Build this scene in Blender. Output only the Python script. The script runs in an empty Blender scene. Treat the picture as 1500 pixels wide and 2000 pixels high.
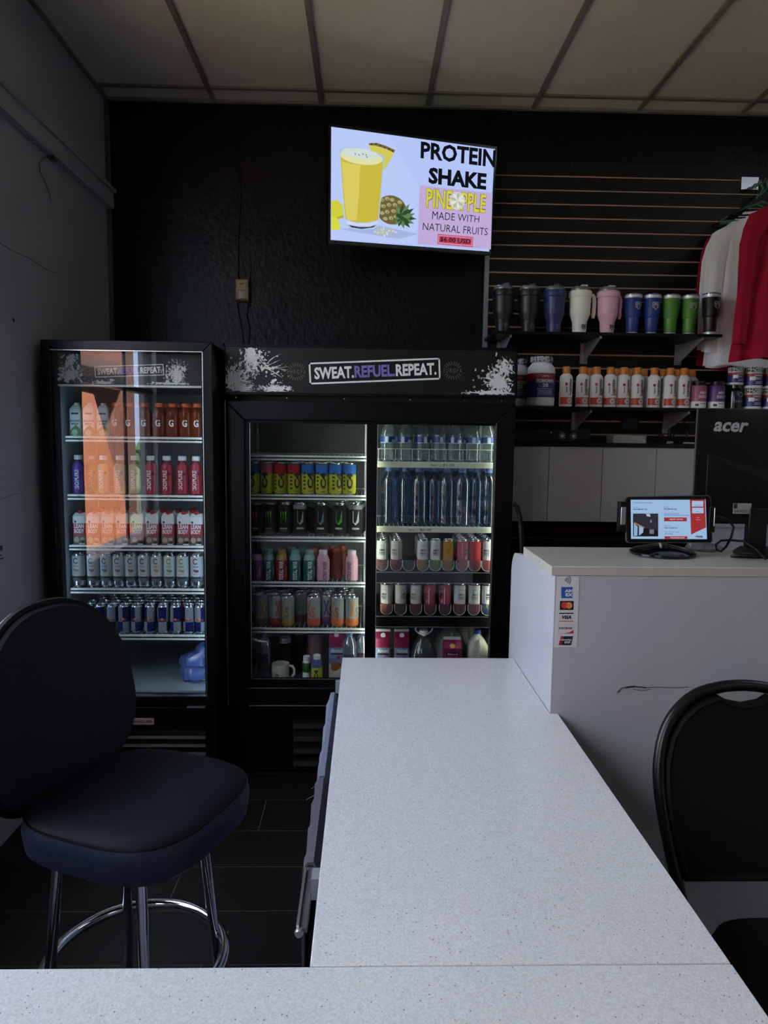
import bpy, math, random
from mathutils import Matrix, Vector
random.seed(7)
pi = math.pi
SC = bpy.context.scene
COL = SC.collection
def lin(c):
    return tuple((x/255/12.92) if x/255 <= 0.04045 else ((x/255+0.055)/1.055)**2.4 for x in c)

# ------------------------------------------------------------------ camera
F, HC = 1420.0, 1.62
_p, _y, _r = [math.radians(a) for a in (5.94, 1.5, 0.69)]
FW = Vector((math.sin(_y)*math.cos(_p), math.cos(_y)*math.cos(_p), -math.sin(_p)))
RT = Vector((math.cos(_y), -math.sin(_y), 0)); UP = RT.cross(FW)
RT, UP = math.cos(_r)*RT+math.sin(_r)*UP, -math.sin(_r)*RT+math.cos(_r)*UP
cam_d = bpy.data.cameras.new('camera'); cam = bpy.data.objects.new('camera', cam_d); COL.objects.link(cam)
cam_d.sensor_fit = 'VERTICAL'; cam_d.sensor_height = 24; cam_d.lens = F*24/2000; cam_d.clip_start = .05
cam.matrix_world = Matrix(((RT.x, UP.x, -FW.x, 0), (RT.y, UP.y, -FW.y, 0), (RT.z, UP.z, -FW.z, HC), (0, 0, 0, 1)))
SC.camera = cam
def ray(u, v): return (u-750)/F*RT-(v-1000)/F*UP+FW
def at(u, v, y):                     # the point seen at (u,v) on the plane of depth y
    a = ray(u, v); return Vector((0, 0, HC))+a*(y/a.y)
def ax(u, v, y): return at(u, v, y).x
def az(u, v, y): return at(u, v, y).z
# ------------------------------------------------------------------ world, sun, exposure
SC.view_settings.view_transform = 'Standard'; SC.view_settings.look = 'None'
SC.view_settings.exposure = 0.0; SC.view_settings.gamma = 1; SC.view_settings.use_curve_mapping = False
SC.cycles.use_denoising = True
SC.cycles.max_bounces = 9; SC.cycles.diffuse_bounces = 4; SC.cycles.glossy_bounces = 4
SC.cycles.transparent_max_bounces = 28; SC.cycles.transmission_bounces = 6
SC.cycles.caustics_reflective = False; SC.cycles.caustics_refractive = False
SC.cycles.sample_clamp_indirect = 4.0
W = bpy.data.worlds.new('world'); SC.world = W; W.use_nodes = True
wn = W.node_tree.nodes; wl = W.node_tree.links
bg = wn['Background']; bg.inputs[1].default_value = 11.5
tc = wn.new('ShaderNodeTexCoord'); nz = wn.new('ShaderNodeTexNoise'); nz.inputs['Scale'].default_value = 2.2
nz.inputs['Detail'].default_value = 6
cr = wn.new('ShaderNodeValToRGB'); cr.color_ramp.elements[0].position = .42; cr.color_ramp.elements[1].position = .66
cr.color_ramp.elements[0].color = (.56, .68, .95, 1); cr.color_ramp.elements[1].color = (1, .95, .88, 1)
wl.new(tc.outputs['Generated'], nz.inputs['Vector']); wl.new(nz.outputs['Fac'], cr.inputs[0]); wl.new(cr.outputs[0], bg.inputs[0])
sd = bpy.data.lights.new('sun', 'SUN'); sd.energy = 175; sd.angle = math.radians(.6); sd.color = (1, .93, .82)
sun = bpy.data.objects.new('sun', sd); COL.objects.link(sun)
sun.rotation_euler = Vector((-.25, -.72, -.62)).to_track_quat('-Z', 'Y').to_euler(); sun.location = (-6, 4, 8)

# ------------------------------------------------------------------ materials
MATS = {}
def mat(name, col=(128, 128, 128), rough=.5, metal=0, spec=.5, bump=None, var=None, emit=None, coat=0, linear=False):
    if name in MATS: return MATS[name]
    m = bpy.data.materials.new(name); m.use_nodes = True; MATS[name] = m
    nt = m.node_tree; b = nt.nodes['Principled BSDF']
    c = tuple(col) if linear else lin(col)
    b.inputs['Base Color'].default_value = (*c, 1); b.inputs['Roughness'].default_value = rough
    b.inputs['Metallic'].default_value = metal; b.inputs['Specular IOR Level'].default_value = spec
    b.inputs['Coat Weight'].default_value = coat
    if emit is not None:
        b.inputs['Emission Color'].default_value = (*c, 1); b.inputs['Emission Strength'].default_value = emit
        b.inputs['Base Color'].default_value = (0, 0, 0, 1)
    if bump or var:
        t = nt.nodes.new('ShaderNodeTexCoord')
    if bump:                                   # (scale, strength, distance)
        n = nt.nodes.new('ShaderNodeTexNoise'); n.inputs['Scale'].default_value = bump[0]; n.inputs['Detail'].default_value = 5
        bp = nt.nodes.new('ShaderNodeBump'); bp.inputs['Strength'].default_value = bump[1]; bp.inputs['Distance'].default_value = bump[2]
        nt.links.new(t.outputs['Object'], n.inputs['Vector']); nt.links.new(n.outputs['Fac'], bp.inputs['Height'])
        nt.links.new(bp.outputs[0], b.inputs['Normal'])
    if var:                                    # (scale, amount)
        n = nt.nodes.new('ShaderNodeTexNoise'); n.inputs['Scale'].default_value = var[0]; n.inputs['Detail'].default_value = 4
        mp = nt.nodes.new('ShaderNodeMapRange'); mp.inputs[1].default_value = .3; mp.inputs[2].default_value = .7
        mp.inputs[3].default_value = 1-var[1]; mp.inputs[4].default_value = 1+var[1]
        mx = nt.nodes.new('ShaderNodeVectorMath'); mx.operation = 'SCALE'; mx.inputs[0].default_value = c
        nt.links.new(t.outputs['Object'], n.inputs['Vector']); nt.links.new(n.outputs['Fac'], mp.inputs[0])
        nt.links.new(mp.outputs[0], mx.inputs['Scale']); nt.links.new(mx.outputs[0], b.inputs['Base Color'])
    return m
def glassy(name, tint=(1, 1, 1), rough=.0, f0=.5, ior=1.5, body=0.0, bodycol=(200, 210, 215)):
    """thin clear sheet: transparent with a Fresnel reflection"""
    if name in MATS: return MATS[name]
    m = bpy.data.materials.new(name); m.use_nodes = True; MATS[name] = m
    nt = m.node_tree; nt.nodes.clear(); N = nt.nodes.new; L = nt.links.new
    out = N('ShaderNodeOutputMaterial'); tr = N('ShaderNodeBsdfTransparent'); gl = N('ShaderNodeBsdfGlossy'); fr = N('ShaderNodeFresnel')
    tr.inputs[0].default_value = (*tint, 1); gl.inputs['Roughness'].default_value = rough; fr.inputs[0].default_value = ior
    mul = N('ShaderNodeMath'); mul.operation = 'MULTIPLY'; mul.inputs[1].default_value = f0; mul.use_clamp = True
    mx = N('ShaderNodeMixShader'); L(fr.outputs[0], mul.inputs[0])
    ge = N('ShaderNodeNewGeometry'); inv = N('ShaderNodeMath'); inv.operation = 'SUBTRACT'; inv.inputs[0].default_value = 1; L(ge.outputs['Backfacing'], inv.inputs[1])
    ff = N('ShaderNodeMath'); ff.operation = 'MULTIPLY'; L(mul.outputs[0], ff.inputs[0]); L(inv.outputs[0], ff.inputs[1]); L(ff.outputs[0], mx.inputs[0])
    L(tr.outputs[0], mx.inputs[1]); L(gl.outputs[0], mx.inputs[2]); last = mx
    if body > 0:
        df = N('ShaderNodeBsdfDiffuse'); df.inputs[0].default_value = (*lin(bodycol), 1)
        m2 = N('ShaderNodeMixShader'); m2.inputs[0].default_value = body
        L(mx.outputs[0], m2.inputs[1]); L(df.outputs[0], m2.inputs[2]); last = m2
    L(last.outputs[0], out.inputs[0]); return m
door_glass = glassy('door_glass', (.93, .95, .95), 0, 2.3, 1.5)
cooler_glass = glassy('slider_glass', (.86, .88, .88), 0, 1.6, 1.5)
pane_glass = glassy('pane_glass', (.94, .96, .97), 0, 1.0, 1.5)
clear_pl = glassy('clear_plastic', (.84, .88, .90), .06, 2.4, 1.5, .10, (190, 205, 210))
blue_pl = glassy('water_plastic', (.56, .66, .80), .05, 3.2, 1.5, .035, (110, 140, 175))
amber_pl = glassy('amber_drink', (.75, .36, .14), .08, 1.2, 1.45, .35, (150, 70, 30))
green_pl = glassy('green_drink', (.6, .62, .25), .08, 1.2, 1.45, .4, (110, 110, 45))
smoke_pl = glassy('smoked_lid', (.3, .31, .33), .1, 5.0, 1.5, .5, (140, 143, 148))

black_paint = mat('black_paint', (5, 5, 7), .36, spec=.16)
black_gloss = mat('black_gloss', (9, 9, 11), .12)
black_pl = mat('black_plastic', (8, 8, 10), .35, spec=.3)
black_matte = mat('black_matte', (9, 9, 10), .7, spec=.2)
frame_met = mat('cooler_frame', (7, 7, 9), .3, spec=.2)
dark_in = mat('dark_liner', (98, 105, 109), .5)
liner = mat('cooler_liner', (150, 160, 166), .45)
white_wire = mat('white_shelf_coating', (215, 220, 216), .4)
chrome = mat('chrome', (205, 208, 214), .09, 1)
steel = mat('brushed_steel', (205, 206, 210), .36, 1)
alu = mat('can_aluminium', (200, 202, 206), .24, .97)
white_pl = mat('white_plastic', (212, 214, 214), .4)
ink = mat('black_ink', (14, 14, 16), .5)
white_ink = mat('white_ink', (215, 217, 220), .5)
def solid(r, g, b, rough=.42, **k): return mat('paint_%d_%d_%d_%d' % (r, g, b, int(rough*100)), (r, g, b), rough, **k)
def glow(r, g, b): return mat('screen_%d_%d_%d' % (r, g, b), (r, g, b), .5, emit=1.0, spec=.2)

def quartz():
    m = mat('quartz', (210, 210, 212), .17, spec=.5); nt = m.node_tree; b = nt.nodes['Principled BSDF']; N = nt.nodes.new; L = nt.links.new
    t = N('ShaderNodeTexCoord'); vo = N('ShaderNodeTexVoronoi'); vo.inputs['Scale'].default_value = 120
    vo.inputs['Randomness'].default_value = 1
    c1 = N('ShaderNodeValToRGB'); e = c1.color_ramp.elements; e[0].position = .13; e[0].color = (1, 1, 1, 1); e[1].position = .2; e[1].color = (0, 0, 0, 1)
    sep = N('ShaderNodeSeparateColor'); c2 = N('ShaderNodeMath'); c2.operation = 'GREATER_THAN'; c2.inputs[1].default_value = .76
    mul = N('ShaderNodeMath'); mul.operation = 'MULTIPLY'
    no = N('ShaderNodeTexNoise'); no.inputs['Scale'].default_value = 260; no.inputs['Detail'].default_value = 3
    r2 = N('ShaderNodeValToRGB'); r2.color_ramp.elements[0].position = .35; r2.color_ramp.elements[1].position = .62
    r2.color_ramp.elements[0].color = (*lin((198, 199, 202)), 1); r2.color_ramp.elements[1].color = (*lin((216, 218, 221)), 1)
    mx = N('ShaderNodeMix'); mx.data_type = 'RGBA'; mx.inputs['B'].default_value = (*lin((132, 128, 126)), 1)
    L(t.outputs['Object'], vo.inputs['Vector']); L(t.outputs['Object'], no.inputs['Vector']); L(vo.outputs['Distance'], c1.inputs[0])
    L(vo.outputs['Color'], sep.inputs[0]); L(sep.outputs[0], c2.inputs[0]); L(c1.outputs[0], mul.inputs[0]); L(c2.outputs[0], mul.inputs[1])
    L(no.outputs['Fac'], r2.inputs[0]); L(mul.outputs[0], mx.inputs['Factor']); L(r2.outputs[0], mx.inputs['A'])
    L(mx.outputs['Result'], b.inputs['Base Color']); return m
quartz_m = quartz()
def speckled(name, base, dot, scale, thr, rough, size=.3):
    m = mat(name, base, rough, spec=.2); nt = m.node_tree; b = nt.nodes['Principled BSDF']; N = nt.nodes.new; L = nt.links.new
    t = N('ShaderNodeTexCoord'); vo = N('ShaderNodeTexVoronoi'); vo.inputs['Scale'].default_value = scale; vo.inputs['Randomness'].default_value = .55
    g = N('ShaderNodeMath'); g.operation = 'LESS_THAN'; g.inputs[1].default_value = size
    L(t.outputs['Object'], vo.inputs['Vector']); L(vo.outputs['Distance'], g.inputs[0])
    mx = N('ShaderNodeMix'); mx.data_type = 'RGBA'; mx.inputs['A'].default_value = (*lin(base), 1); mx.inputs['B'].default_value = (*lin(dot), 1)
    L(g.outputs[0], mx.inputs['Factor']); L(mx.outputs['Result'], b.inputs['Base Color']); return m

# ------------------------------------------------------------------ mesh builder
_TC = {}
def text2d(s, bold=0.0):
    k = (s, bold)
    if k in _TC: return _TC[k]
    c = bpy.data.curves.new('t', 'FONT'); c.body = s; c.resolution_u = 2; c.offset = bold; c.space_line = .8; c.align_x = 'CENTER'
    o = bpy.data.objects.new('t', c); me = bpy.data.meshes.new_from_object(o)
    vs = [(v.co.x, v.co.y) for v in me.vertices]; fs = [tuple(p.vertices) for p in me.polygons]
    bpy.data.objects.remove(o); bpy.data.curves.remove(c); bpy.data.meshes.remove(me)
    if vs:
        x0 = min(v[0] for v in vs); x1 = max(v[0] for v in vs); y0 = min(v[1] for v in vs); y1 = max(v[1] for v in vs)
        vs = [((x-x0)/(x1-x0 or 1)-.5, (y-y0)/(y1-y0 or 1)-.5) for x, y in vs]
    _TC[k] = (vs, fs); return _TC[k]
def flat(o=(0, 0, 0), rot=0, shear=0):       # text lies in the local XZ plane, reading towards -Y
    def f(u, v):
        u += shear*v; x = u*math.cos(rot)-v*math.sin(rot); z = u*math.sin(rot)+v*math.cos(rot)
        return (o[0]+x, o[1], o[2]+z)
    return f
def flatm(M):
    def f(u, v): return tuple(M @ Vector((u, 0, v)))
    return f
def cyl(R, z0, a0=0, vert=False, cone=0, shear=0):
    def f(u, v):
        if vert: u, v = -v, u
        u += shear*v; r = R+cone*v; a = a0+u/R
        return (r*math.sin(a), -r*math.cos(a), z0+v)
    return f
class MB:
    def __init__(s, *mats): s.v = []; s.f = []; s.mi = []; s.mats = list(mats)
    def mm(s, m):
        if isinstance(m, int): return m
        if m not in s.mats: s.mats.append(m)
        return s.mats.index(m)
    def add(s, vs, fs, m=0):
        b = len(s.v); m = s.mm(m); s.v += [tuple(v) for v in vs]; s.f += [tuple(i+b for i in f) for f in fs]; s.mi += [m]*len(fs); return s
    def box(s, x0, x1, y0, y1, z0, z1, m=0):
        return s.add([(x, y, z) for z in (z0, z1) for y in (y0, y1) for x in (x0, x1)],
                     [(0, 2, 3, 1), (4, 5, 7, 6), (0, 1, 5, 4), (2, 6, 7, 3), (0, 4, 6, 2), (1, 3, 7, 5)], m)
    def loft(s, rings, m=0, cap=(True, True), close=True):
        n = len(rings[0]); b = len(s.v)
        for r in rings: s.v += [tuple(p) for p in r]
        for i in range(len(rings)-1):
            k = s.mm(m[min(i, len(m)-1)] if isinstance(m, (list, tuple)) else m)
            for j in range(n if close else n-1):
                a = b+i*n+j; c = b+i*n+(j+1) % n
                s.f.append((a, c, c+n, a+n)); s.mi.append(k)
        if cap[0]: s.f.append(tuple(b+j for j in reversed(range(n)))); s.mi.append(s.mm(m[0] if isinstance(m, (list, tuple)) else m))
        if cap[1]: s.f.append(tuple(b+(len(rings)-1)*n+j for j in range(n))); s.mi.append(s.mm(m[-1] if isinstance(m, (list, tuple)) else m))
        return s
    def lathe(s, prof, seg=24, m=0, c=(0, 0, 0), cap=(True, True), sx=1, sy=1):
        if len(c) == 2: cap, c = c, (0, 0, 0)
        rings = [[(c[0]+r*sx*math.cos(2*pi*j/seg), c[1]+r*sy*math.sin(2*pi*j/seg), c[2]+z) for j in range(seg)] for r, z in prof]
        return s.loft(rings, m, cap)
    def tube(s, pts, r, seg=8, m=0, closed=False):
        pts = [Vector(p) for p in pts]; n = len(pts); rings = []
        N = None
        for i, p in enumerate(pts):
            a = pts[(i-1) % n] if (closed or i) else pts[0]; b = pts[(i+1) % n] if (closed or i < n-1) else pts[-1]
            T = (b-a); T = T.normalized() if T.length > 1e-9 else Vector((0, 0, 1))
            if N is None:
                N = T.orthogonal().normalized()
            else:
                N = (N-T*N.dot(T)); N = N.normalized() if N.length > 1e-6 else T.orthogonal().normalized()
            B = T.cross(N); rr = r[i] if isinstance(r, (list, tuple)) else r
            rings.append([p+rr*(math.cos(2*pi*j/seg)*N+math.sin(2*pi*j/seg)*B) for j in range(seg)])
        if closed: rings.append(rings[0])
        return s.loft(rings, m, (not closed, not closed))
    def prism(s, poly, y0, y1, m=0):             # poly in XZ, extruded along Y
        a = [(x, y0, z) for x, z in poly]; b = [(x, y1, z) for x, z in poly]
        return s.loft([b, a], m)
    def poly(s, pts, m=0): return s.add(pts, [tuple(range(len(pts)))], m)
    def text(s, t, w, h, fm, m=0, bold=0.0):
        vs, fs = text2d(t, bold); return s.add([fm(x*w, y*h) for x, y in vs], fs, m)
    def patch(s, u0, u1, v0, v1, fm, m=0, nu=6, nv=1):
        vs = [fm(u0+(u1-u0)*i/nu, v0+(v1-v0)*j/nv) for j in range(nv+1) for i in range(nu+1)]
        return s.add(vs, [(j*(nu+1)+i, j*(nu+1)+i+1, (j+1)*(nu+1)+i+1, (j+1)*(nu+1)+i) for j in range(nv) for i in range(nu)], m)
    def disc(s, u, v, ru, rv, fm, m=0, n=18, r0=0, a0=0, a1=2*pi):
        full = abs(a1-a0-2*pi) < 1e-6; k = n if full else n+1
        ang = [a0+(a1-a0)*i/n for i in range(k)]
        if r0 == 0: return s.add([fm(u+ru*math.cos(a), v+rv*math.sin(a)) for a in ang], [tuple(range(k))], m)
        vs = [fm(u+ru*q*math.cos(a), v+rv*q*math.sin(a)) for q in (r0, 1) for a in ang]
        return s.add(vs, [(i, (i+1) % k, k+(i+1) % k, k+i)[::-1] for i in range(n)], m)
    def mesh(s, name, ang=38):
        me = bpy.data.meshes.new(name); me.from_pydata(s.v, [], s.f)
        for m in s.mats: me.materials.append(m)
        me.polygons.foreach_set('material_index', s.mi); me.shade_smooth(); me.set_sharp_from_angle(angle=math.radians(ang)); me.update(); return me
CACHE = {}
def M(key, fn, *a):
    if key not in CACHE:
        r = fn(*a); CACHE[key] = r.mesh(str(key)[:50]) if isinstance(r, MB) else r
    return CACHE[key]
def setp(o, label=None, cat=None, group=None, kind=None):
    if label: o['label'] = label
    if cat: o['category'] = cat
    if group: o['group'] = group
    if kind: o['kind'] = kind
    return o
def obj(name, me, parent=None, loc=(0, 0, 0), rot=(0, 0, 0), label=None, bev=0, kind=None):
    if isinstance(me, MB): me = me.mesh(name)
    o = bpy.data.objects.new(name, me); COL.objects.link(o); o.location = loc; o.rotation_euler = rot
    if parent: o.parent = parent
    if label: o['label'] = label
    if kind: o['kind'] = kind
    if bev:
        b = o.modifiers.new('b', 'BEVEL'); b.width = bev; b.segments = 2; b.limit_method = 'ANGLE'; b.angle_limit = math.radians(40)
    return o
def thing(name, label, cat, loc=(0, 0, 0), rz=0, group=None):
    o = bpy.data.objects.new(name, None); COL.objects.link(o); o.location = loc; o.rotation_euler = (0, 0, rz); o.empty_display_size = .05
    return setp(o, label, cat, group)
def struct(name, mb, bev=0): return setp(obj(name, mb, bev=bev), kind='structure')
ORD = ['first', 'second', 'third', 'fourth', 'fifth', 'sixth', 'seventh', 'eighth', 'ninth', 'tenth', 'eleventh']
def BX(m, *a): return MB(m).box(*a)
def rrect(w, d, r, z, n=4, c=(0, 0)):
    pts = []
    for cx, cy, a0 in ((w/2-r, d/2-r, 0), (-w/2+r, d/2-r, pi/2), (-w/2+r, -d/2+r, pi), (w/2-r, -d/2+r, 1.5*pi)):
        for i in range(n+1):
            a = a0+pi/2*i/n; pts.append((c[0]+cx+r*math.cos(a), c[1]+cy+r*math.sin(a), z))
    return pts

# ================================================================== the room
ZC, YW, XL, XR, YB = 3.397, 4.15, -1.418, 4.6, -4.2
wall_dark = mat('dark_painted_wall', (5, 6, 9), .36, spec=.22, bump=(38, .5, .006))
wall_grey = mat('grey_painted_wall', (143, 145, 156), .6, bump=(60, .35, .003), var=(2.5, .06))
wall_pale = mat('pale_wall', (146, 140, 134), .7)
tile_m = mat('ceiling_tile', (196, 187, 182), .85, bump=(240, .5, .002), var=(9, .04))
grid_m = mat('ceiling_grid', (112, 105, 101), .5)
plank_m = mat('dark_floor_tile', (17, 15, 15), .45, spec=.3, var=(5, .25), bump=(40, .15, .001))
grout_m = mat('floor_grout', (86, 80, 76), .8)
floor = struct('floor', BX(grout_m, XL, XR, YB, YW, -.08, -.0012))
pl = M('tile', lambda: MB(plank_m).box(-.598, .598, -.1255, .1255, -.012, 0))
row = 0; y = 3.107-.1275-.2545*27
while y < YW+.1:
    off = {27: -.428, 26: -1.03, 25: -.67}.get(row, (row*.37) % 1.2-.6)
    x = off-.6-1.2*2
    while x < XR+.5:
        if x+.6 > XL+.3 and x-.6 < XR-.0 and abs(y) < 4.05 : obj('tile', pl, floor, (x, y, 0))
        x += 1.2
    y += .2545; row += 1
wb = struct('wall_back', BX(wall_dark, XL-.12, XR+.1, YW, YW+.12, -.08, ZC+.05))
wl_ = struct('wall_left', BX(wall_grey, XL-.12, XL, 2.62, YW, -.08, ZC+.05))
struct('wall_left_front', BX(wall_grey, XL-.12, XL, -4.2, 2.6199, 3.15, ZC+.05).box(XL-.12, XL, -.12, 1.31, -.08, 3.1499).box(XL-.12, XL, -4.2, -2.15, -.08, 3.1499).box(XL-.12, XL, -2.1499, -.1201, -.08, .6).box(XL-.12, XL, 1.3101, 2.6199, -.08, .93))
struct('wall_right', BX(mat('cream_wall', (226, 220, 214), .7), XR, XR+.12, YB, YW, -.08, ZC+.05))
struct('wall_rear', BX(wall_pale, XL-.12, XR+.12, YB-.12, YB, -.08, ZC+.05))
# ceiling: T bars and lay-in panels
ceil = struct('ceiling', BX(grid_m, XL-.1, XR+.1, YB-.1, YW+.1, ZC+.03, ZC+.1))
gx = [-1.408+.575*i for i in range(11)]; gy = [YW, 3.99]+[3.99-1.16*i for i in range(1, 8)]
TROFFER = ((7, 2), (7, 5))
for i in range(10):
    for j in range(8):
        x0, x1, y1, y0 = gx[i], gx[i+1], gy[j], gy[j+1]
        if y0 < YB: y0 = YB
        if x1 > XR: x1 = XR
        if x0 >= x1-.02: continue
        if (i, j) in TROFFER: continue
        k = ('ct', round(x1-x0, 3), round(y1-y0, 3)); w, d = (x1-x0)/2-.011, (y1-y0)/2-.011
        obj('ceiling_tile', M(k, lambda: MB(tile_m).box(-w, w, -d, d, 0, .015)), ceil, ((x0+x1)/2, (y0+y1)/2, ZC+.012))
for i in range(11):
    if gx[i] < XR-.02: obj('grid_bar', BX(grid_m, gx[i]-.012, gx[i]+.012, YB, YW, ZC, ZC+.03), ceil)
for y in gy[1:]:
    if y > YB: obj('grid_bar', BX(grid_m, XL, XR, y-.012, y+.012, ZC+.001, ZC+.03), ceil)
obj('wall_angle', BX(grid_m, XL, XR, YW-.022, YW, ZC-.003, ZC+.012), ceil)
for (i, j) in TROFFER:                      # recessed lamp panels lying in the ceiling grid
    x0, x1, y1, y0 = gx[i], gx[i+1], gy[j], gy[j+1]
    t = bpy.data.objects.new('ceiling_light', None); COL.objects.link(t); t.location = ((x0+x1)/2, (y0+y1)/2, ZC+.004)
    t['label'] = 'recessed ceiling lamp panel %s' % ('above the reception counter' if j == 2 else 'over the rear of the room'); t['category'] = 'lamp'
    w, d = (x1-x0)/2-.012, (y1-y0)/2-.012
    obj('lamp_frame', MB(mat('lamp_frame_white', (190, 190, 190), .4)).box(-w, -w+.03, -d, d, .002, .026).box(w-.03, w, -d, d, .002, .026).box(-w+.03, w-.03, -d, -d+.03, .002, .026).box(-w+.03, w-.03, d-.03, d, .002, .026), t)
    obj('diffuser', BX(mat('lamp_diffuser', (222, 234, 255), .5, emit=5.5), -w+.031, w-.031, -d+.031, d-.031, .004, .012), t)
# left wall ledge, corner bead, cracks
trim = struct('trim_1', BX(wall_grey, XL, XL+.035, 2.62, YW, 2.835, 2.915).box(XL, XL+.05, 2.62, YW, 2.915, 2.935))
trim2 = struct('trim_2', BX(mat('corner_bead', (70, 70, 76), .6), XL, XL+.022, YW-.02, YW, 1.9, ZC))
def crack(pts, w=.0018): return MB(ink).tube(pts, w, 5)
def onwall(u, v, x=XL+.001): a = ray(u, v); return Vector((0, 0, HC))+a*(x/a.x)
obj('crack', crack([onwall(*p) for p in ((0, 475), (20, 487), (40, 497), (55, 503), (68, 512), (80, 520), (92, 527), (110, 533))], .0012), wl_)
obj('crack', crack([onwall(*p) for p in ((0, 975), (12, 972), (25, 966), (40, 963))], .001), wl_)
obj('chip', crack([onwall(*p) for p in ((25, 622), (27, 628))], .004), wl_)
c = thing('wire_clip', 'small clip with a loose wire end hanging from the ledge on the grey wall', 'wire', onwall(95, 303))
obj('clip', BX(mat('clip_grey', (74, 74, 82), .6), 0, .03, -.02, .02, -.02, .025), c)
o0 = c.location
obj('wire', MB(mat('clip_grey')).tube([onwall(*p, XL+.012)-o0 for p in ((90, 305), (77, 318), (78, 335), (88, 355), (97, 378), (100, 395))], .0022, 6), c)
# corner of the back wall: two thin cables down to the sensor
s = thing('motion_sensor', 'beige motion sensor box on the dark back wall above the coolers', 'sensor', (-.687, YW, 2.345))
beige = mat('beige_plastic', (150, 134, 100), .5)
obj('housing', MB(beige).loft([[(x, -.0, z) for x, z in ((-.036, .0), (.036, .0), (.036, .124), (-.036, .124))], [(x, -.04, z) for x, z in ((-.034, .012), (.034, .012), (.034, .122), (-.034, .122))]], 0), s, bev=.003)
obj('lens', MB(mat('sensor_lens', (165, 160, 146), .35)).loft([[(.026*math.sin(a), -.040-.010*math.cos(a*.9), z) for a in [i*.3-1.2 for i in range(9)]] for z in (.016, .058)], 0, (True, True)), s)
obj('cover', BX(mat('sensor_cover', (172, 148, 108), .5), -.024, .024, -.044, -.038, .064, .112), s)
obj('slot', BX(ink, -.013, .013, -.0455, -.043, .094, .098), s)
wc = thing('wall_cable', 'thin black cables running down the dark wall through the motion sensor', 'cable', (-.687, YW, 2.03))
for pts in (((470, 210), (468, 300), (470, 400), (466, 470), (466, 545)), ((489, 530), (488, 560), (489, 600)), ((463, 592), (470, 630), (477, 672)), ((486, 590), (482, 615), (488, 640), (486, 672))):
    obj('cable', MB(black_matte).tube([at(*p, YW-.004)-Vector((-.687, YW, 2.03)) for p in pts], .003, 6), wc)
for pts in (((960, 215), (959, 290)), ):
    obj('cable', MB(black_matte).tube([at(*p, YW-.004)-Vector((-.687, YW, 2.03)) for p in pts], .003, 6), wc)
# paper notice on left wall
n = thing('wall_notice', 'white paper notice taped low on the grey wall beside the cooler', 'notice', (XL+.001, 2.792, 1.085))
obj('paper', BX(mat('paper', (150, 150, 155), .7), 0, .002, -.105, .085, 0, .13), n)
obj('print', MB(ink).box(.0021, .0025, -.02, .06, .04, .046).box(.0021, .0025, -.02, .05, .055, .06).box(.0021, .0025, .03, .055, .075, .095), n)
# window wall to the left, nearer than the grey wall
fm = mat('window_frame_dark', (34, 32, 32), .4, .4)
w1 = setp(thing('window_1', None, None, (XL-.06, 0, 0)), kind='structure')
for (y0, y1, d_) in ((2.595, 2.619, .02), (1.77, 1.80, .006), (1.3105, 1.33, .02)): obj('window_frame', BX(fm, -d_, d_, y0, y1, .97, 3.145), w1)
for (z0, z1) in ((3.1, 3.145), (1.88, 1.91)): obj('window_frame', BX(fm, -.035, .035, 1.3105, 2.619, z0, z1), w1)
obj('window_sill', BX(mat('sill_pink', (150, 128, 126), .4), -.06, .09, 1.3105, 2.619, .931, .968), w1)
for (y0, y1) in ((1.33, 1.77), (1.80, 2.595)):
    obj('pane', BX(pane_glass, -.003, .003, y0, y1, .968, 1.88), w1); obj('pane', BX(pane_glass, -.003, .003, y0, y1, 1.91, 3.1), w1)
w2 = setp(thing('window_2', None, None, (XL-.06, 0, 0)), kind='structure')
for y0 in (-2.145, -1.155, -.165): obj('window_frame', BX(fm, -.03, .03, y0, y0+.04, .605, 3.145), w2)
for z0 in (.605, 3.105): obj('window_frame', BX(fm, -.025, .025, -2.145, -.125, z0, z0+.04), w2)
for (y0, y1) in ((-2.105, -1.155), (-1.115, -.165)): obj('pane', BX(pane_glass, -.003, .003, y0, y1, .645, 3.105), w2)
# rear room details that the glass picks up
d1 = setp(thing('door_1', None, None, (.55, YB, 0)), kind='structure')
obj('door_leaf', BX(mat('grey_door', (72, 72, 74), .5), -.45, .45, 0, .05, 0, 2.05), d1)
obj('door_frame', MB(mat('door_frame_pale', (150, 150, 150), .5)).box(-.52, -.45, 0, .07, 0, 2.12).box(.45, .52, 0, .07, 0, 2.12).box(-.52, .52, 0, .07, 2.05, 2.12), d1)
# outdoors
gnd = struct('ground', BX(mat('grass_ground', (84, 90, 66), .95, var=(3, .3)), -40, -3.3, -40, 14, -.2, -.1).box(-3.2999, XL-.12, -40, 14, -.2, -.09, mat('concrete_walk', (170, 150, 132), .8)).box(XL-.1199, 20, -40, YB-.12, -.2, -.09, mat('concrete_walk')))
orange = mat('orange_render', (228, 140, 100), .8, var=(2, .06)); shaded_r = mat('brown_render', (84, 48, 39), .8, var=(2, .06))  # second one is the orange render with shade put into its colour
bd = thing('building', 'building outside the side windows, its orange wall coloured brown for shade', 'building', (-8.5, -9.0, -.1))
obj('wall', BX(shaded_r, -9, 3.55, -.5, 0, 0, 3.6), bd)
obj('canopy', BX(mat('canopy_brown', (90, 62, 50), .7), -9, 3.55, 0, 3.8, 2.9, 3.1), bd)  # unseen roof added and made deep to hold the wall in shade
lw = thing('ramp_wall', 'added orange ramp wall standing in the sun before the brown building', 'wall', (-3.9, -4.9, -.1))  # slab added in the shape of the sunlit patch on the wall
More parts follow.
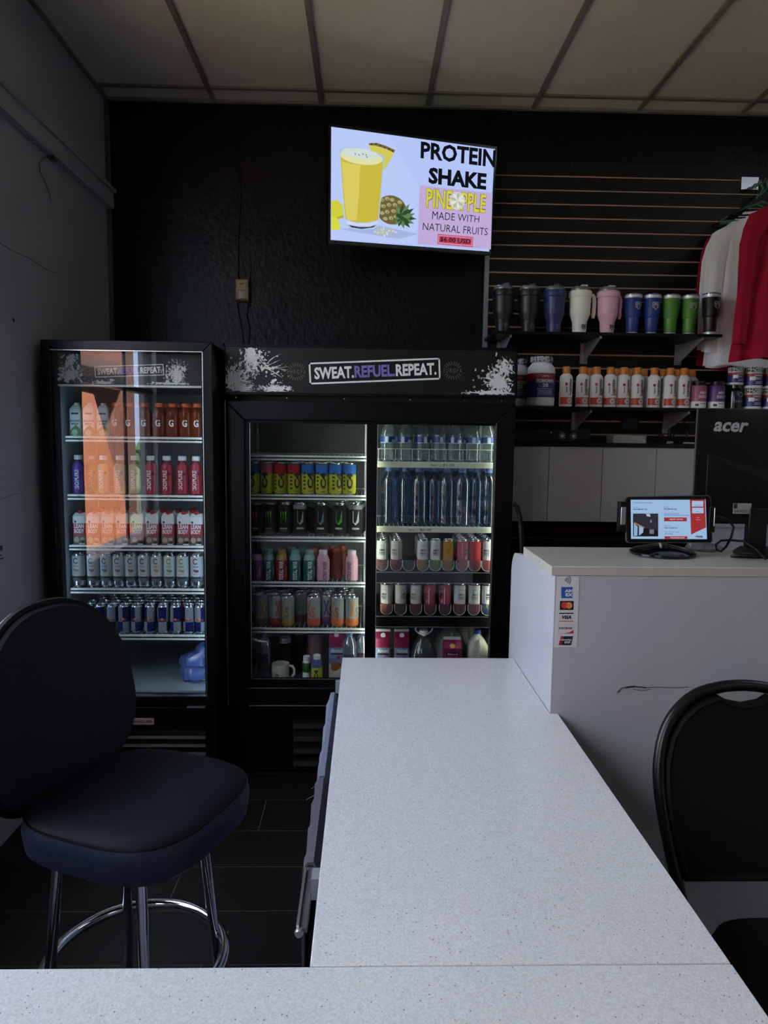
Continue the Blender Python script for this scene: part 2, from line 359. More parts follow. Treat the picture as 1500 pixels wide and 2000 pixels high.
obj('ramp', MB(orange).prism([(-.52, .0), (.38, .0), (-.22, 2.30), (-.40, 2.34), (-.46, 2.2), (-.44, 1.9), (-.40, 1.7), (-.46, 1.55)], 0, .15), lw)
tree = thing('tree', 'green tree standing beyond the shaded building outside', 'tree', (-5.95, -14, -.1)); tree.scale = (.6, .6, .55)
obj('trunk', MB(mat('bark', (70, 56, 44), .9)).tube([(0, 0, 0), (.05, 0, 1.0), (0, .05, 2.2)], [.16, .13, .09], 10), tree)
rnd = random.Random(2); mb = MB(mat('tree_leaves', (58, 90, 50), .8, var=(6, .4)))
for k in range(16):
    cx, cy, cz, rr0 = rnd.uniform(-1, 1), rnd.uniform(-1, 1), rnd.uniform(1.2, 2.9), rnd.uniform(.35, .6)
    mb.lathe([(rr0*.3, -rr0*.9), (rr0*.8, -rr0*.5), (rr0, 0), (rr0*.75, rr0*.55), (rr0*.25, rr0*.9)], 10, 0, (cx, cy, cz))
setp(obj('crown', mb, tree), kind='stuff')

# ================================================================== coolers
strip_c = mat('led_cool', (190, 225, 255), .5, emit=12.0)
strip_w = mat('led_warm', (235, 245, 225), .5, emit=27.0)
def frame_rect(m, x0, x1, z0, z1, w, y0, y1, mitre=True):
    """four mitred bars round a rectangle; returns separate builders"""
    P = [[(x0, z0), (x1, z0), (x1-w, z0+w), (x0+w, z0+w)], [(x1, z0), (x1, z1), (x1-w, z1-w), (x1-w, z0+w)],
         [(x1, z1), (x0, z1), (x0+w, z1-w), (x1-w, z1-w)], [(x0, z1), (x0, z0), (x0+w, z0+w), (x0+w, z1-w)]]
    return [MB(m).prism(p, y0, y1) for p in P]
def rail_shelf(parent, x0, x1, y0, y1, z, nwire=26, black=False):
    """wire shelf: front double rail with price strip, long wires front to back"""
    m = white_wire if not black else black_pl
    sh = obj('shelf', MB(m).box(x0, x1, y0, y0+.006, z-.004, z+.002).box(x0, x1, y1-.006, y1, z-.004, z+.002).box(x0, x0+.005, y0, y1, z-.004, z+.001).box(x1-.005, x1, y0, y1, z-.004, z+.001), parent)
    mb = MB(m)
    for i in range(nwire):
        x = x0+(x1-x0)*(i+.5)/nwire; mb.box(x-.0013, x+.0013, y0, y1, z-.002, z+.001)
    setp(obj('wires', mb, sh), kind='stuff')
    mb = MB(m).box(x0, x1, y0-.004, y0, z-.022, z-.014).box(x0, x1, y0-.003, y0, z-.007, z+.001)
    obj('front_rail', mb, sh)
    mb = MB(black_matte)
    n = int((x1-x0)/.0075)
    for i in range(n):
        x = x0+(x1-x0)*(i+.5)/n
        if i % 17 != 8: mb.box(x-.0026, x+.0026, y0-.0025, y0+.001, z-.0135, z-.0075)
    setp(obj('slots', mb, sh), kind='stuff')
    return sh
sign_txt = mat('sign_white', (215, 217, 220), .6, spec=.2); sign_purple = mat('sign_purple', (112, 104, 176), .6, spec=.2); sign_dim = mat('sign_dim', (98, 95, 92), .6)
def sweat_sign(parent, cx, cz, w, y, tilt, small=False):
    """boxed slogan with the two small sunburst marks"""
    h = w*.163; f = flat((cx, y, cz), tilt, 0)
    mb = MB(sign_txt); t = w*.0125
    for (u0, u1, v0, v1) in ((-w/2, w/2, h/2-t, h/2), (-w/2, w/2, -h/2, -h/2+t), (-w/2, -w/2+t, -h/2, h/2), (w/2-t, w/2, -h/2, h/2)): mb.patch(u0, u1, v0, v1, f, 0, 1)
    obj('sign_border', mb, parent)
    def off(du): return lambda u, v: f(u+du, v+u*0)
    mb = MB(sign_txt, sign_purple)
    mb.text('SWEAT.', w*.30, h*.56, off(-w*.31), 0, .035); mb.text('REFUEL.', w*.31, h*.56, off(0), 1, .035); mb.text('REPEAT.', w*.31, h*.56, off(w*.315), 0, .035)
    obj('sign_lettering', mb, parent)
    for sx in (-1, 1):
        g = flat((cx+sx*w*.595, y, cz-(-sx)*w*.013)); mb = MB(sign_dim); mb.text('E U R O P A', w*.14, h*.2, g, 0, .0)
        for k in range(22):
            a = 2*pi*k/22
            if abs(math.sin(a)) < .45: continue
            for q in ((1,)): 
                p0 = (h*.30*math.cos(a), h*.26*math.sin(a)); p1 = (h*.46*math.cos(a), h*.42*math.sin(a)); d = Vector((-math.sin(a), math.cos(a)))*h*.014
                mb.poly([g(p0[0]-d.x, p0[1]-d.y), g(p1[0]-d.x, p1[1]-d.y), g(p1[0]+d.x, p1[1]+d.y), g(p0[0]+d.x, p0[1]+d.y)], 0)
        obj('sunburst_mark', mb, parent)
def splash(parent, x0, x1, z0, z1, y, seeds, sc_, seed):
    """printed milk splash: torn flecks, curved streaks and loose drops thrown out from a few centres"""
    rnd = random.Random(seed); ly = [y]; mb = MB(mat('splash_white', (205, 207, 209), .6, spec=.2))
    def clipz(p): return (min(max(p[0], x0), x1), ly[0], min(max(p[1], z0), z1))
    def fleck(cx, cz, r, st=1, ang=0):
        n = 7; pts = []
        for k in range(n):
            a = -2*pi*k/n; rr = r*rnd.uniform(.45, 1.25); u, v = rr*math.cos(a)*st, rr*math.sin(a)
            pts.append((cx+u*math.cos(ang)-v*math.sin(ang), cz+u*math.sin(ang)+v*math.cos(ang)))
        if all(x0 < p[0] < x1 and z0 < p[1] < z1 for p in pts): ly[0] -= 2e-6; mb.poly([(p[0], ly[0], p[1]) for p in pts][::-1], 0)
    for (cx, cz, rx, rz, dens, dirs) in seeds:
        for k in range(int(70*dens)):
            fleck(cx+rnd.gauss(0, .35)*rx, cz+rnd.gauss(0, .35)*rz, sc_*rnd.uniform(.002, .0075), rnd.uniform(1, 2.6), rnd.choice(dirs)+rnd.gauss(0, .5))
        for k in range(int(60*dens)):
            a = rnd.choice(dirs)+rnd.gauss(0, .45); L_ = rnd.uniform(.3, 1.15); fx, fz = cx+rx*L_*math.cos(a), cz+rz*L_*math.sin(a)
            fleck(fx, fz, sc_*rnd.uniform(.0008, .0024), rnd.uniform(1, 3.5), a)
        for k in range(int(26*dens)):
            a = rnd.choice(dirs)+rnd.gauss(0, .35); w = sc_*rnd.uniform(.0012, .0032); px_, pz_ = cx+rnd.gauss(0, .12)*rx, cz+rnd.gauss(0, .12)*rz; n = 6; L_ = rnd.uniform(.35, 1.0); bend = rnd.uniform(-.35, .35)
            pr = None; ly[0] -= 2e-6
            for i in range(n+1):
                q = i/n; aa = a+bend*q; X_, Z_ = px_+rx*L_*q*math.cos(aa), pz_+rz*L_*q*math.sin(aa); ww = w*(1-q*.85)*(1+.5*math.sin(q*9+k)); d = (-math.sin(aa)*ww, math.cos(aa)*ww)
                cur = (clipz((X_-d[0], Z_-d[1])), clipz((X_+d[0], Z_+d[1])))
                if pr: mb.poly([pr[0], cur[0], cur[1], pr[1]], 0)
                pr = cur
        for k in range(int(5*dens)):
            a = rnd.choice(dirs)+rnd.gauss(0, .5); fx, fz = cx+rx*rnd.uniform(.7, 1.4)*math.cos(a), cz+rz*rnd.uniform(.7, 1.3)*math.sin(a); r = sc_*rnd.uniform(.003, .006)
            if x0+r < fx < x1-r and z0+r < fz < z1-r: mb.disc(fx, fz, r, r*.8, lambda u, v: (u, y, v), 0, 10, .6)
    setp(obj('splash_print', mb, parent), kind='stuff')
# ---- left, single-door cooler
A0, A1, AF = -1.373, -.654, 3.15
c1 = thing('beverage_cooler', 'tall single glass-door black drinks cooler in the corner by the grey wall', 'cooler', (0, 0, 0))
body = MB(black_paint).box(A0+.004, A0+.03, AF+.06, 4.02, .02, 2.0).box(A1-.03, A1-.004, AF+.06, 4.02, .02, 2.0).box(A0+.004, A1-.004, 3.97, 4.02, .02, 2.0)
body.box(A0+.004, A1-.004, AF+.06, 4.02, 1.972, 2.005).box(A0+.03, A1-.03, AF+.06, 3.97, .02, .440)
obj('cabinet', body, c1)
ly0, ly1 = AF+.062, 3.93
obj('liner', MB(liner).box(A0+.03, A0+.036, ly0, ly1, .464, 1.965).box(A1-.036, A1-.03, ly0, ly1, .464, 1.965).box(A0+.03, A1-.03, ly1, ly1+.02, .464, 1.965).box(A0+.03, A1-.03, ly0, ly1, .444, .464), c1)
for b in frame_rect(frame_met, A0, A1, .42, 2.008, .040, AF, AF+.05): obj('door_frame', b, c1, bev=.003)
obj('door_glass', BX(door_glass, A0+.038, A1-.038, AF+.012, AF+.018, .458, 1.97), c1)
obj('glass_edge', MB(alu).box(A1-.043, A1-.040, AF-.001, AF+.012, .458, 1.968).box(A0+.04, A1-.04, AF-.001, AF+.012, 1.965, 1.968).box(A0+.04, A1-.04, AF-.001, AF+.01, .4595, .463), c1)
obj('gasket', MB(black_matte).box(A0+.04, A0+.052, AF+.02, AF+.06, .46, 1.83).box(A1-.052, A1-.04, AF+.02, AF+.06, .46, 1.83), c1)
h1 = mat('header_board', (24, 23, 23), .36, spec=.35)
hb = obj('header_panel', BX(h1, -.296, .338, 0, .01, -.066, .066), c1, (-1.035, AF+.045, 1.893))
obj('header_trim', BX(white_wire, A0+.045, A1-.045, AF+.04, AF+.06, 1.818, 1.826), c1)
splash(c1, -1.325, -.76, 1.828, 1.958, AF+.0446, [(-1.27, 1.93, .05, .06, .8, (-1.6, -1.2, -2.2)), (-1.28, 1.86, .07, .05, 1.0, (.3, 2.6, .9, 0)), (-1.13, 1.835, .05, .02, .5, (.2, 2.9)), (-.815, 1.875, .06, .06, 1.2, (.7, 2.3, 1.5, 3.0, -.8)), (-.85, 1.835, .10, .012, .5, (3.1, 0))], .8, 4)
sweat_sign(c1, -1.018, 1.887, .295, AF+.0445, .045)
obj('light_strip', BX(strip_c, A0+.040, A0+.043, AF+.064, AF+.074, .55, 1.75), c1)
obj('light_strip', BX(strip_c, A1-.042, A1-.037, AF+.064, AF+.076, .50, 1.75), c1)
obj('ceiling_liner', BX(dark_in, A0+.036, A1-.036, AF+.065, ly1, 1.826, 1.832), c1)
for x in (A0+.045, A1-.045): 
    mb = MB(steel).box(x-.004, x+.004, 3.62, 3.64, .47, 1.8)
    obj('shelf_post', mb, c1)
SA = dict(A=1.603, B=1.344, C=1.116, D=.919, E=.705)
for k, z in SA.items(): rail_shelf(c1, A0+.045, A1-.042, 3.27, 3.82, z)
obj('lower_panel', BX(black_paint, A0+.002, A1-.002, AF+.012, AF+.06, .02, .405), c1, bev=.003)
obj('lower_grille', MB(black_matte, black_paint).box(A0+.06, A1-.05, AF+.004, AF+.014, .06, .30), c1)
for i in range(6): obj('slat', MB(black_paint).loft([[(A0+.06, AF-.006, z), (A1-.05, AF-.006, z), (A1-.05, AF+.006, z+.012), (A0+.06, AF+.006, z+.012)] for z in (.07+i*.038, .076+i*.038)], 0), c1)
obj('hinge', BX(steel, A1-.13, A1-.05, AF-.004, AF+.03, .408, .416), c1)
obj('lock', MB(chrome).lathe([(.006, 0), (.006, .012)], 12), c1, (-.965, AF+.01, .385), (pi/2, 0, 0))
nm = at(269, 1409, AF)
obj('name_plate', BX(mat('plate_pale', (150, 128, 128), .4), nm.x-.072, nm.x+.072, AF-.002, AF+.004, nm.z-.014, nm.z+.014), c1)
obj('plate_lettering', MB(mat('maroon_ink', (70, 20, 24), .5), ink).text('BEVERAGE-AIR.', .118, .012, flat((nm.x+.008, AF-.0026, nm.z)), 0, .03).disc(nm.x-.062, nm.z, .007, .008, lambda u, v: (u, AF-.0026, v), 1), c1)
# ---- wide sliding-door cooler
B0, B1, BF = -.641, .684, 3.34
c2 = thing('display_cooler', 'wide two-door black sliding-glass drinks cooler in the middle of the dark wall', 'cooler', (0, 0, 0))
body = MB(black_paint).box(B0, B0+.03, BF+.03, 4.06, .02, 2.02).box(B1-.03, B1, BF+.03, 4.06, .02, 2.02).box(B0, B1, 4.03, 4.06, .02, 2.02).box(B0, B1, BF+.03, 4.06, 1.98, 2.025).box(B0+.03, B1-.03, BF+.05, 4.03, .02, .42)
obj('cabinet', body, c2)
obj('liner', MB(dark_in).box(B0+.03, B0+.04, BF+.1, 3.98, .434, 1.79).box(B1-.04, B1-.03, BF+.1, 3.98, .434, 1.79).box(B0+.03, B1-.03, 3.98, 4.0, .434, 1.79).box(B0+.03, B1-.03, BF+.1, 3.98, .42, .434, mat('cooler_base', (120, 128, 134), .45)).box(B0+.03, B1-.03, BF+.1, 3.98, 1.76, 1.79), c2)
zl = (BF-.0, 1.801, 2.022)
h2 = mat('sign_board_black', (15, 15, 16), .36, spec=.35)
obj('sign_board', BX(h2, -.655, .655, 0, .02, -.104, .104), c2, (.0215, BF-.012, 1.914))
obj('sign_frame', MB(frame_met).box(B0, B1, BF-.018, BF+.03, 2.012, 2.024).box(B0, B0+.007, BF-.018, BF+.03, 1.803, 2.024).box(B1-.007, B1, BF-.018, BF+.03, 1.803, 2.024).box(B0, B1, BF-.018, BF+.03, 1.801, 1.808), c2)
splash(c2, -.632, .676, 1.812, 2.010, BF-.0126, [(-.52, 1.985, .06, .10, 1.6, (-1.4, -1.9, -.8, -.3)), (-.60, 1.86, .09, .08, 1.9, (.3, .8, 1.6, 2.4, 0)), (-.56, 1.825, .07, .03, .8, (0, 3.1, .5)), (-.415, 1.826, .07, .03, 1.0, (.3, 1.0, 2.9, 0, 3.1)), (-.45, 1.92, .10, .08, .35, (0, .8, -.7, 2.6)), (.60, 1.865, .085, .085, 1.9, (.6, 2.2, 1.3, 2.8, -1.0, -2.0)), (.63, 1.93, .05, .05, .6, (1.0, 2.2, -.9)), (.56, 1.822, .13, .012, .8, (0, 3.14))], 1, 9)
sweat_sign(c2, .038, 1.912, .592, BF-.0135, .052)
obj('gap_strip', BX(black_matte, B0, B1, BF+.01, BF+.04, 1.775, 1.801), c2)
for x in (-.59, -.36, -.1, .2, .45, .62): obj('screw', MB(steel).lathe([(.003, 0), (.003, .003)], 8), c2, (x, BF+.01, 1.788), (pi/2, 0, 0))
for b in frame_rect(frame_met, B0, B1, .346, 1.775, .088, BF, BF+.05): obj('door_surround', b, c2, bev=.004)
obj('surround_trim', MB(steel).box(B0+.002, B0+.005, BF-.003, BF, .346, 1.775).box(B0+.1, B1-.03, BF-.002, BF+.01, .344, .348), c2)
for name, x0, x1, y in (('sliding_door', -.553, .030, BF+.018), ('sliding_door', .030, .612, BF+.018)):
    gl = (-.529, .003) if x0 < -.5 else (.055, .594)
    d = obj(name, MB(black_paint).box(x0, gl[0], y, y+.022, .434, 1.70).box(gl[1], x1, y, y+.022, .434, 1.70).box(gl[0], gl[1], y, y+.022, 1.674, 1.70).box(gl[0], gl[1], y, y+.022, .434, .471), c2)
    obj('glass', BX(cooler_glass, gl[0], gl[1], y+.006, y+.011, .471, 1.674), d)
    obj('glass_trim', MB(steel).box(gl[0]-.002, gl[0], y-.002, y+.002, .471, 1.674).box(gl[1], gl[1]+.002, y-.002, y+.002, .471, 1.674).box(gl[0], gl[1], y-.002, y+.002, .469, .471), d)
obj('mullion', BX(black_paint, .012, .046, BF+.05, BF+.075, .434, 1.70), c2)
obj('light_strip', BX(strip_w, B1-.052, B1-.042, BF+.085, BF+.097, .62, 1.72), c2)
obj('light_strip', BX(mat('led_dim', (235, 245, 225), .5, emit=30.0), .02, .034, BF+.077, BF+.082, .5, 1.70), c2)
SL = dict(a=1.524, b=1.338, c=1.137, d=.918, e=.691); SRt = dict(a=1.500, b=1.191)
for z in SL.values(): rail_shelf(c2, -.583, .018, 3.45, 3.93, z)
for z in SRt.values(): rail_shelf(c2, .036, .636, 3.45, 3.93, z)
# clear-front gravity trays carrying the cans in the right bay
for zt_ in (.973, .756):
    t = obj('tray', MB(black_pl).box(.036, .636, 3.45, 3.93, zt_-.012, zt_-.002).box(.036, .636, 3.446, 3.45, zt_-.052, zt_-.004), c2)
    obj('tray_lip', MB(steel).box(.036, .636, 3.443, 3.447, zt_-.004, zt_).box(.036, .636, 3.443, 3.447, zt_-.056, zt_-.052), t)
for x in (.62, -.0, -.58): obj('shelf_post', BX(steel, x-.005, x+.005, 3.935, 3.95, .44, 1.75), c2)
# price strips with handwriting
for (u, v, z, tx) in ((865, 903, 1.500, '1pc - $1.00'), (820, 1030, 1.191, '1pc - $2.00')):
    q = obj('price_strip', BX(mat('strip_cream', (205, 205, 180), .5), .04, .632, 3.4435, 3.4455, z-.026, z-.005), c2)
    obj('handwriting', MB(ink).text(tx, .11, .014, flat((ax(u, v, 3.443), 3.443, z-.014), .0, .15), 0), q)
obj('base_panel', BX(black_paint, B0+.004, B1-.004, BF+.02, BF+.06, .02, .338), c2, bev=.004)
gr = obj('grille', BX(black_matte, -.335, .35, BF+.012, BF+.022, .03, .27), c2)
for i, z in enumerate((.235, .172, .110, .048)): obj('louvre', MB(frame_met).loft([[(-.33, BF-.004, q), (.345, BF-.004, q), (.345, BF+.014, q+.020), (-.33, BF+.014, q+.020)] for q in (z-.004, z)], 0), gr)
# wire fence in front of the top water bottles
wf = MB(white_wire)
wf.box(.045, .63, 3.447, 3.449, 1.56, 1.563)
for i in range(8): wf.box(.06+i*.08, .062+i*.08, 3.447, 3.449, 1.501, 1.563)
obj('wire_guard', wf, c2)

# ================================================================== drinks
def can_prof(r, h):
    return [(r*.62, .003), (r*.80, 0), (r*.86, .002), (r, .012), (r, h-.014), (r*.93, h-.008), (r*.84, h-.004), (r*.84, h)]
def can_body(r, h, bands, seg=28):
    """bands: list of (height fraction, material) from the bottom up"""
    def f():
        pr = [(r*.62, .003), (r*.80, 0), (r*.86, .002), (r, .012)]; ms = [alu, alu, bands[0][1] if bands[0][0] > .08 else alu]
        for fr, m in bands:
            z = .012+(h-.026)*fr; pr.append((r, z)); ms.append(m)
        pr += [(r*.93, h-.008), (r*.85, h-.004)]; ms += [bands[-1][1], alu]
        return MB().lathe(pr, seg, ms, cap=(True, False))
    return f
def can_lid(r, h):
    def f():
        mb = MB(alu).lathe([(r*.85, h-.004), (r*.88, h-.001), (r*.87, h+.0005), (r*.82, h), (r*.78, h-.004), (r*.2, h-.0035)], 28, 0, cap=(False, True))
        return mb.box(-.004, .004, -r*.5, r*.15, h-.0035, h-.0022, 0)
    return f
def mk_can(key, r, h, bands, decal, name, label, loc, rz=0, group=None, cat='can'):
    t = thing(name, label, cat, loc, rz, group)
    obj('can_body', M(('cb', key), can_body(r, h, bands)), t)
    obj('lid', M(('cl', r, h), can_lid(r, h)), t)
    if decal: obj('lettering', M(('cd', key), lambda: decal(MB(ink), r, h)), t)
    return t
def place_row(us, v, y, z): return [(ax(u, v, y), y, z) for u in us]
ROWN = ['second', 'third', 'fourth', 'fifth', 'sixth']
def blabel(base, i, j): return base+', '+ORD[i]+' from left in the '+ROWN[j]+' row back'
def olabel(base, i, n, row):
    if i == 0: return base+', leftmost in '+row
    if i == n-1: return base+', rightmost in '+row
    return base+', '+ORD[i]+' from left in '+row

# ---- left cooler, top shelf: cartons and orange-capped bottles
cw_w = solid(196, 204, 200); cw_g = solid(70, 110, 52)
def carton_coco():
    mb = MB(cw_w); w, d, h = .052, .05, .118
    mb.loft([rrect(w, d, .006, 0), rrect(w, d, .006, h), rrect(w*.6, d*.5, .004, h+.018), rrect(w*.55, d*.45, .004, h+.02)], 0); return mb
def deco_coco():
    mb = MB(ink, cw_g, solid(150, 180, 150)); f = flat((0, -.0256, 0))
    mb.text('coconut', .046, .011, lambda u, v: f(u, v+.068), 0, .02); mb.text('water', .036, .010, lambda u, v: f(u, v+.055), 0, .02)
    mb.patch(-.016, .016, .096, .104, f, 0, 1); mb.poly([f(-.026, .022), f(.004, .05), f(.026, .03), f(.026, .001), f(-.026, .001)], 1)
    mb.disc(-.002, .016, .014, .014, lambda u, v: tuple(Vector(f(u, v))+Vector((0, -.0004, 0))), 2); return mb
for i, (u, cap) in enumerate(((152, 1), (178, 1), (204, 1))):
    t = thing('drink_carton', olabel('white coconut-water carton with green fruit print', i, 3, 'the cooler top shelf'), 'carton', (ax(u, 850, 3.32), 3.32, SA['A']+.002), .05*(i-1), 'coconut water cartons')
    obj('carton', M('coco', carton_coco), t); obj('print', M('cocod', deco_coco), t)
    obj('cap', M('cococap', lambda: MB(white_pl).lathe([(.012, .132), (.0125, .134), (.0125, .146), (.011, .148)], 16)), t)
t = thing('water_bottle', 'slim clear bottle with white cap behind the coconut-water cartons', 'bottle', (ax(131, 850, 3.42), 3.42, SA['A']+.002))
obj('bottle_body', MB(clear_pl).lathe([(.022, 0), (.024, .004), (.024, .11), (.012, .15), (.011, .165)], 20, 0), t); obj('cap', MB(white_pl).lathe([(.0135, .160), (.0135, .185)], 16), t)
orange_cap = solid(200, 92, 40)
def sports_prof(s=1): return [(.022, 0), (.031, .004), (.032, .03), (.029, .05), (.030, .07), (.032, .09), (.030, .112), (.02, .130), (.017, .136), (.017, .14)]
gx_ = [228, 254, 284, 312, 338, 364, 386]
for i, u in enumerate(gx_):
    t = thing('sports_bottle', olabel('amber sports drink bottle with orange cap', i, 7, 'the cooler top shelf'), 'bottle', (ax(u, 850, 3.33), 3.33, SA['A']+.002), 0, 'orange-capped sports bottles')
    obj('bottle_body', M('sp', lambda: MB(amber_pl).lathe(sports_prof(), 24)), t)
    obj('cap', M('spc', lambda: MB(orange_cap).lathe([(.0185, .134), (.019, .136), (.019, .148), (.017, .151)], 18)), t)
    obj('lettering', M('spl', lambda: MB(white_ink).text('G', .022, .032, cyl(.0308, .062), 0, .03)), t)
for i, u in enumerate((240, 270, 325, 352, 376)):
    t = thing('sports_bottle', blabel('amber sports bottle with orange cap', i, 0), 'bottle', (ax(u, 845, 3.42), 3.42, SA['A']+.002), 0, 'sports bottles in the second row of the top shelf')
    obj('bottle_body', M('sp', None), t); obj('cap', M('spc', None), t)
# ---- second shelf: protein drink bottles
def iso_mesh(key, body, drink):
    def f(): return MB(drink).lathe([(.024, 0), (.0275, .004), (.0275, .11), (.028, .118), (.022, .136), (.0125, .15), (.012, .156)], 24, [drink, body, body, body, drink, drink], (True, False))
    return M(key, f)
iso_cols = {'purple': (solid(84, 44, 142), solid(60, 40, 90)), 'green': (solid(40, 110, 50), solid(70, 110, 60)), 'yellow': (solid(150, 150, 110), green_pl), 'red': (solid(150, 24, 44), solid(120, 30, 40))}
for i, (u, cname) in enumerate(((155, 'purple'), (173, 'green'), (204, 'yellow'), (236, 'yellow'), (265, 'yellow'), (296, 'red'), (327, 'red'), (357, 'red'), (384, 'red'))):
    b, dcol = iso_cols[cname]
    t = thing('protein_bottle', olabel('%s protein drink bottle with white cap' % ('pale yellow' if cname == 'yellow' else cname), i, 9, 'its shelf row'), 'bottle', (ax(u, 965, 3.32), 3.32 if i != 1 else 3.38, SA['B']+.002), .15 if cname == 'purple' else 0, 'protein drink bottles')
    obj('bottle_body', iso_mesh('iso'+cname, b, dcol), t)
    obj('cap', M('isocap', lambda: MB(white_pl).lathe([(.0175, .154), (.018, .156), (.018, .172), (.016, .174)], 18)), t)
    obj('lettering', M('isol', lambda: MB(white_ink, ink).text('ISOPURE', .088, .019, cyl(.0282, .066, -.12, True), 0, .02).disc(.016, .095, .006, .007, cyl(.0281, 0), 1)), t)
# ---- third shelf: shake cartons
lb_red = solid(150, 20, 34); lb_w = solid(200, 200, 198); lb_br = solid(92, 74, 64)
def lb_carton():
    w, d, h = .058, .05, .128
    return MB(lb_w, lb_red, lb_br).loft([rrect(w, d, .004, 0), rrect(w, d, .004, .042), rrect(w, d, .004, .096), rrect(w, d, .004, h), rrect(w*.8, d*.4, .003, h+.014)], [lb_br, lb_red, lb_w, lb_w])
def lb_deco():
    f = flat((0, -.0257, 0)); mb = MB(white_ink, solid(160, 140, 120), ink)
    mb.text('LEAN', .044, .020, lambda u, v: f(u, v+.084), 0, .03); mb.text('BODY', .044, .020, lambda u, v: f(u, v+.061), 0, .03)
    mb.disc(-.012, .022, .012, .013, f, 1); mb.disc(.014, .026, .010, .008, f, 1); mb.disc(.016, .012, .009, .007, f, 2); mb.disc(-.016, .104, .005, .005, f, 2)
    mb.patch(.0, .024, .001, .006, f, 0, 1); return mb
lbx = [160, 187, 214, 243, 272, 300, 331, 361, 386]
def mk_lb(u, y, lab, grp, deco=True):
    t = thing('shake_carton', lab, 'carton', (ax(u, 1063, y), y, SA['C']+.002), random.uniform(-.06, .06), grp)
    obj('carton', M('lb', lb_carton), t); obj('cap', M('lbc', lambda: MB(lb_red).lathe([(.0135, .130), (.0145, .133), (.0145, .150), (.012, .153)], 18)), t)
    if deco: obj('print', M('lbd', lb_deco), t)
for i, u in enumerate(lbx): mk_lb(u, 3.31, olabel('red and white shake carton with round red cap', i, 9, 'its shelf row'), 'shake cartons, front row')
for i, u in enumerate((200, 230, 260, 290, 320, 350, 378)):
    for j in range(2): mk_lb(u, 3.375+.062*j, blabel('red and white shake carton', i, j), 'shake cartons behind', False)
# ---- fourth shelf: white slim cans
cel_w = solid(176, 182, 184, 35); cel_cols = [(150, 90, 50), (150, 80, 40), (90, 110, 60), (160, 60, 50), (140, 70, 60), (160, 90, 50), (190, 110, 40), (120, 130, 40), (120, 130, 40), (130, 30, 60)]
for i, u in enumerate((155, 184, 210, 234, 258, 283, 308, 333, 358, 385)):
    fr = cel_cols[i]
    def dec(mb, r, h, fr=fr):
        f = cyl(r+.0007, 0); k = solid(*fr)
        mb.disc(0, .122, .0125, .0135, f, solid(60, 62, 66) if i < 7 else k, 20, .62, .7, 5.6)
        mb.text('CELSIUS', .026, .006, cyl(r+.0006, .098), 0, .02); mb.disc(.004, .078, .011, .006, f, k); mb.disc(-.006, .082, .006, .004, f, k); mb.text('LIVE FIT', .02, .003, cyl(r+.0006, .064), 0); mb.patch(-.024, .024, .044, .052, f, 0); return mb
    mk_can('cel%d' % i, .0287, .152, [(.14, alu), (.30, solid(92, 94, 98, 30)), (1, cel_w)], dec, 'energy_can', olabel('white slim can with large C mark', i, 10, 'the white can row'), (ax(u, 1148, 3.31), 3.31, SA['D']+.002), random.uniform(-.15, .15), 'white slim cans, front row')
for j in range(3):
    for i, u in enumerate(range(166, 372, 26)):
        mk_can('celb', .0287, .152, [(.14, alu), (1, cel_w)], None, 'energy_can', blabel('white slim drink can', i, j), (ax(u, 1140, 3.31)+.012*(j+1), 3.375+.062*j, SA['D']+.002), 0, 'white slim cans, rows behind')
# ---- fifth shelf: small blue and silver cans
bl = solid(18, 28, 96, 25, metal=.6); sl = solid(160, 166, 176, 22, metal=.85); rd = solid(150, 30, 40)
def rb_body(k):
    def f():
        r, h, n = .0265, .133, 24; mb = MB(alu, bl, sl); ph = [.3, 1.1, 2.0, .8, 1.5, 0, .2, 2.3, 1.8, .4, 1.2][k % 11]
        zs = [(r*.62, .003), (r*.8, 0), (r*.86, .002), (r, .012), (r, .052), (r, .056), (r, h-.016), (r*.93, h-.009), (r*.85, h-.004)]
        rings = [[(rr*math.cos(2*pi*j/n), rr*math.sin(2*pi*j/n), z) for j in range(n)] for rr, z in zs]
        for q in rings: mb.v += q
        for i in range(len(zs)-1):
            for j in range(n):
                a = i*n+j; c = i*n+(j+1) % n; quad = int(((2*pi*(j+.5)/n)+ph) / (pi/2)) % 2
                m = 0 if i < 3 or i == 7 else (1+(quad ^ (1 if i < 5 else 0)))
                mb.f.append((a, c, c+n, a+n)); mb.mi.append(m)
        return mb
    return f
def mk_rb(k, x, y, lab, grp, deco=True):
    t = thing('energy_can', lab, 'can', (x, y, SA['E']+.002), 0, grp)
    obj('can_body', M(('rb', k), rb_body(k)), t); obj('lid', M(('cl', .0265, .133), can_lid(.0265, .133)), t)
    if deco: obj('print', M('rbd', lambda: MB(rd, solid(200, 160, 40)).disc(0, .068, .006, .006, cyl(.0270, 0), 1).disc(-.008, .066, .009, .004, cyl(.0272, 0), 0).disc(.009, .066, .009, .004, cyl(.0272, 0), 0)), t)
for i, u in enumerate((152, 174, 198, 221, 244, 268, 294, 320, 345, 370, 392)):
    mk_rb(i, ax(u, 1238, 3.305), 3.305, olabel('small blue and silver energy can', i, 11, 'the lowest can row'), 'blue and silver cans, front row')
for j in range(5):
    for i in range(10):
        mk_rb((i+j) % 3, -1.27+.0555*i+(.027 if j % 2 else .0), 3.368+.0575*j, blabel('small blue and silver energy can', i, j), 'blue and silver cans, rows behind', False)
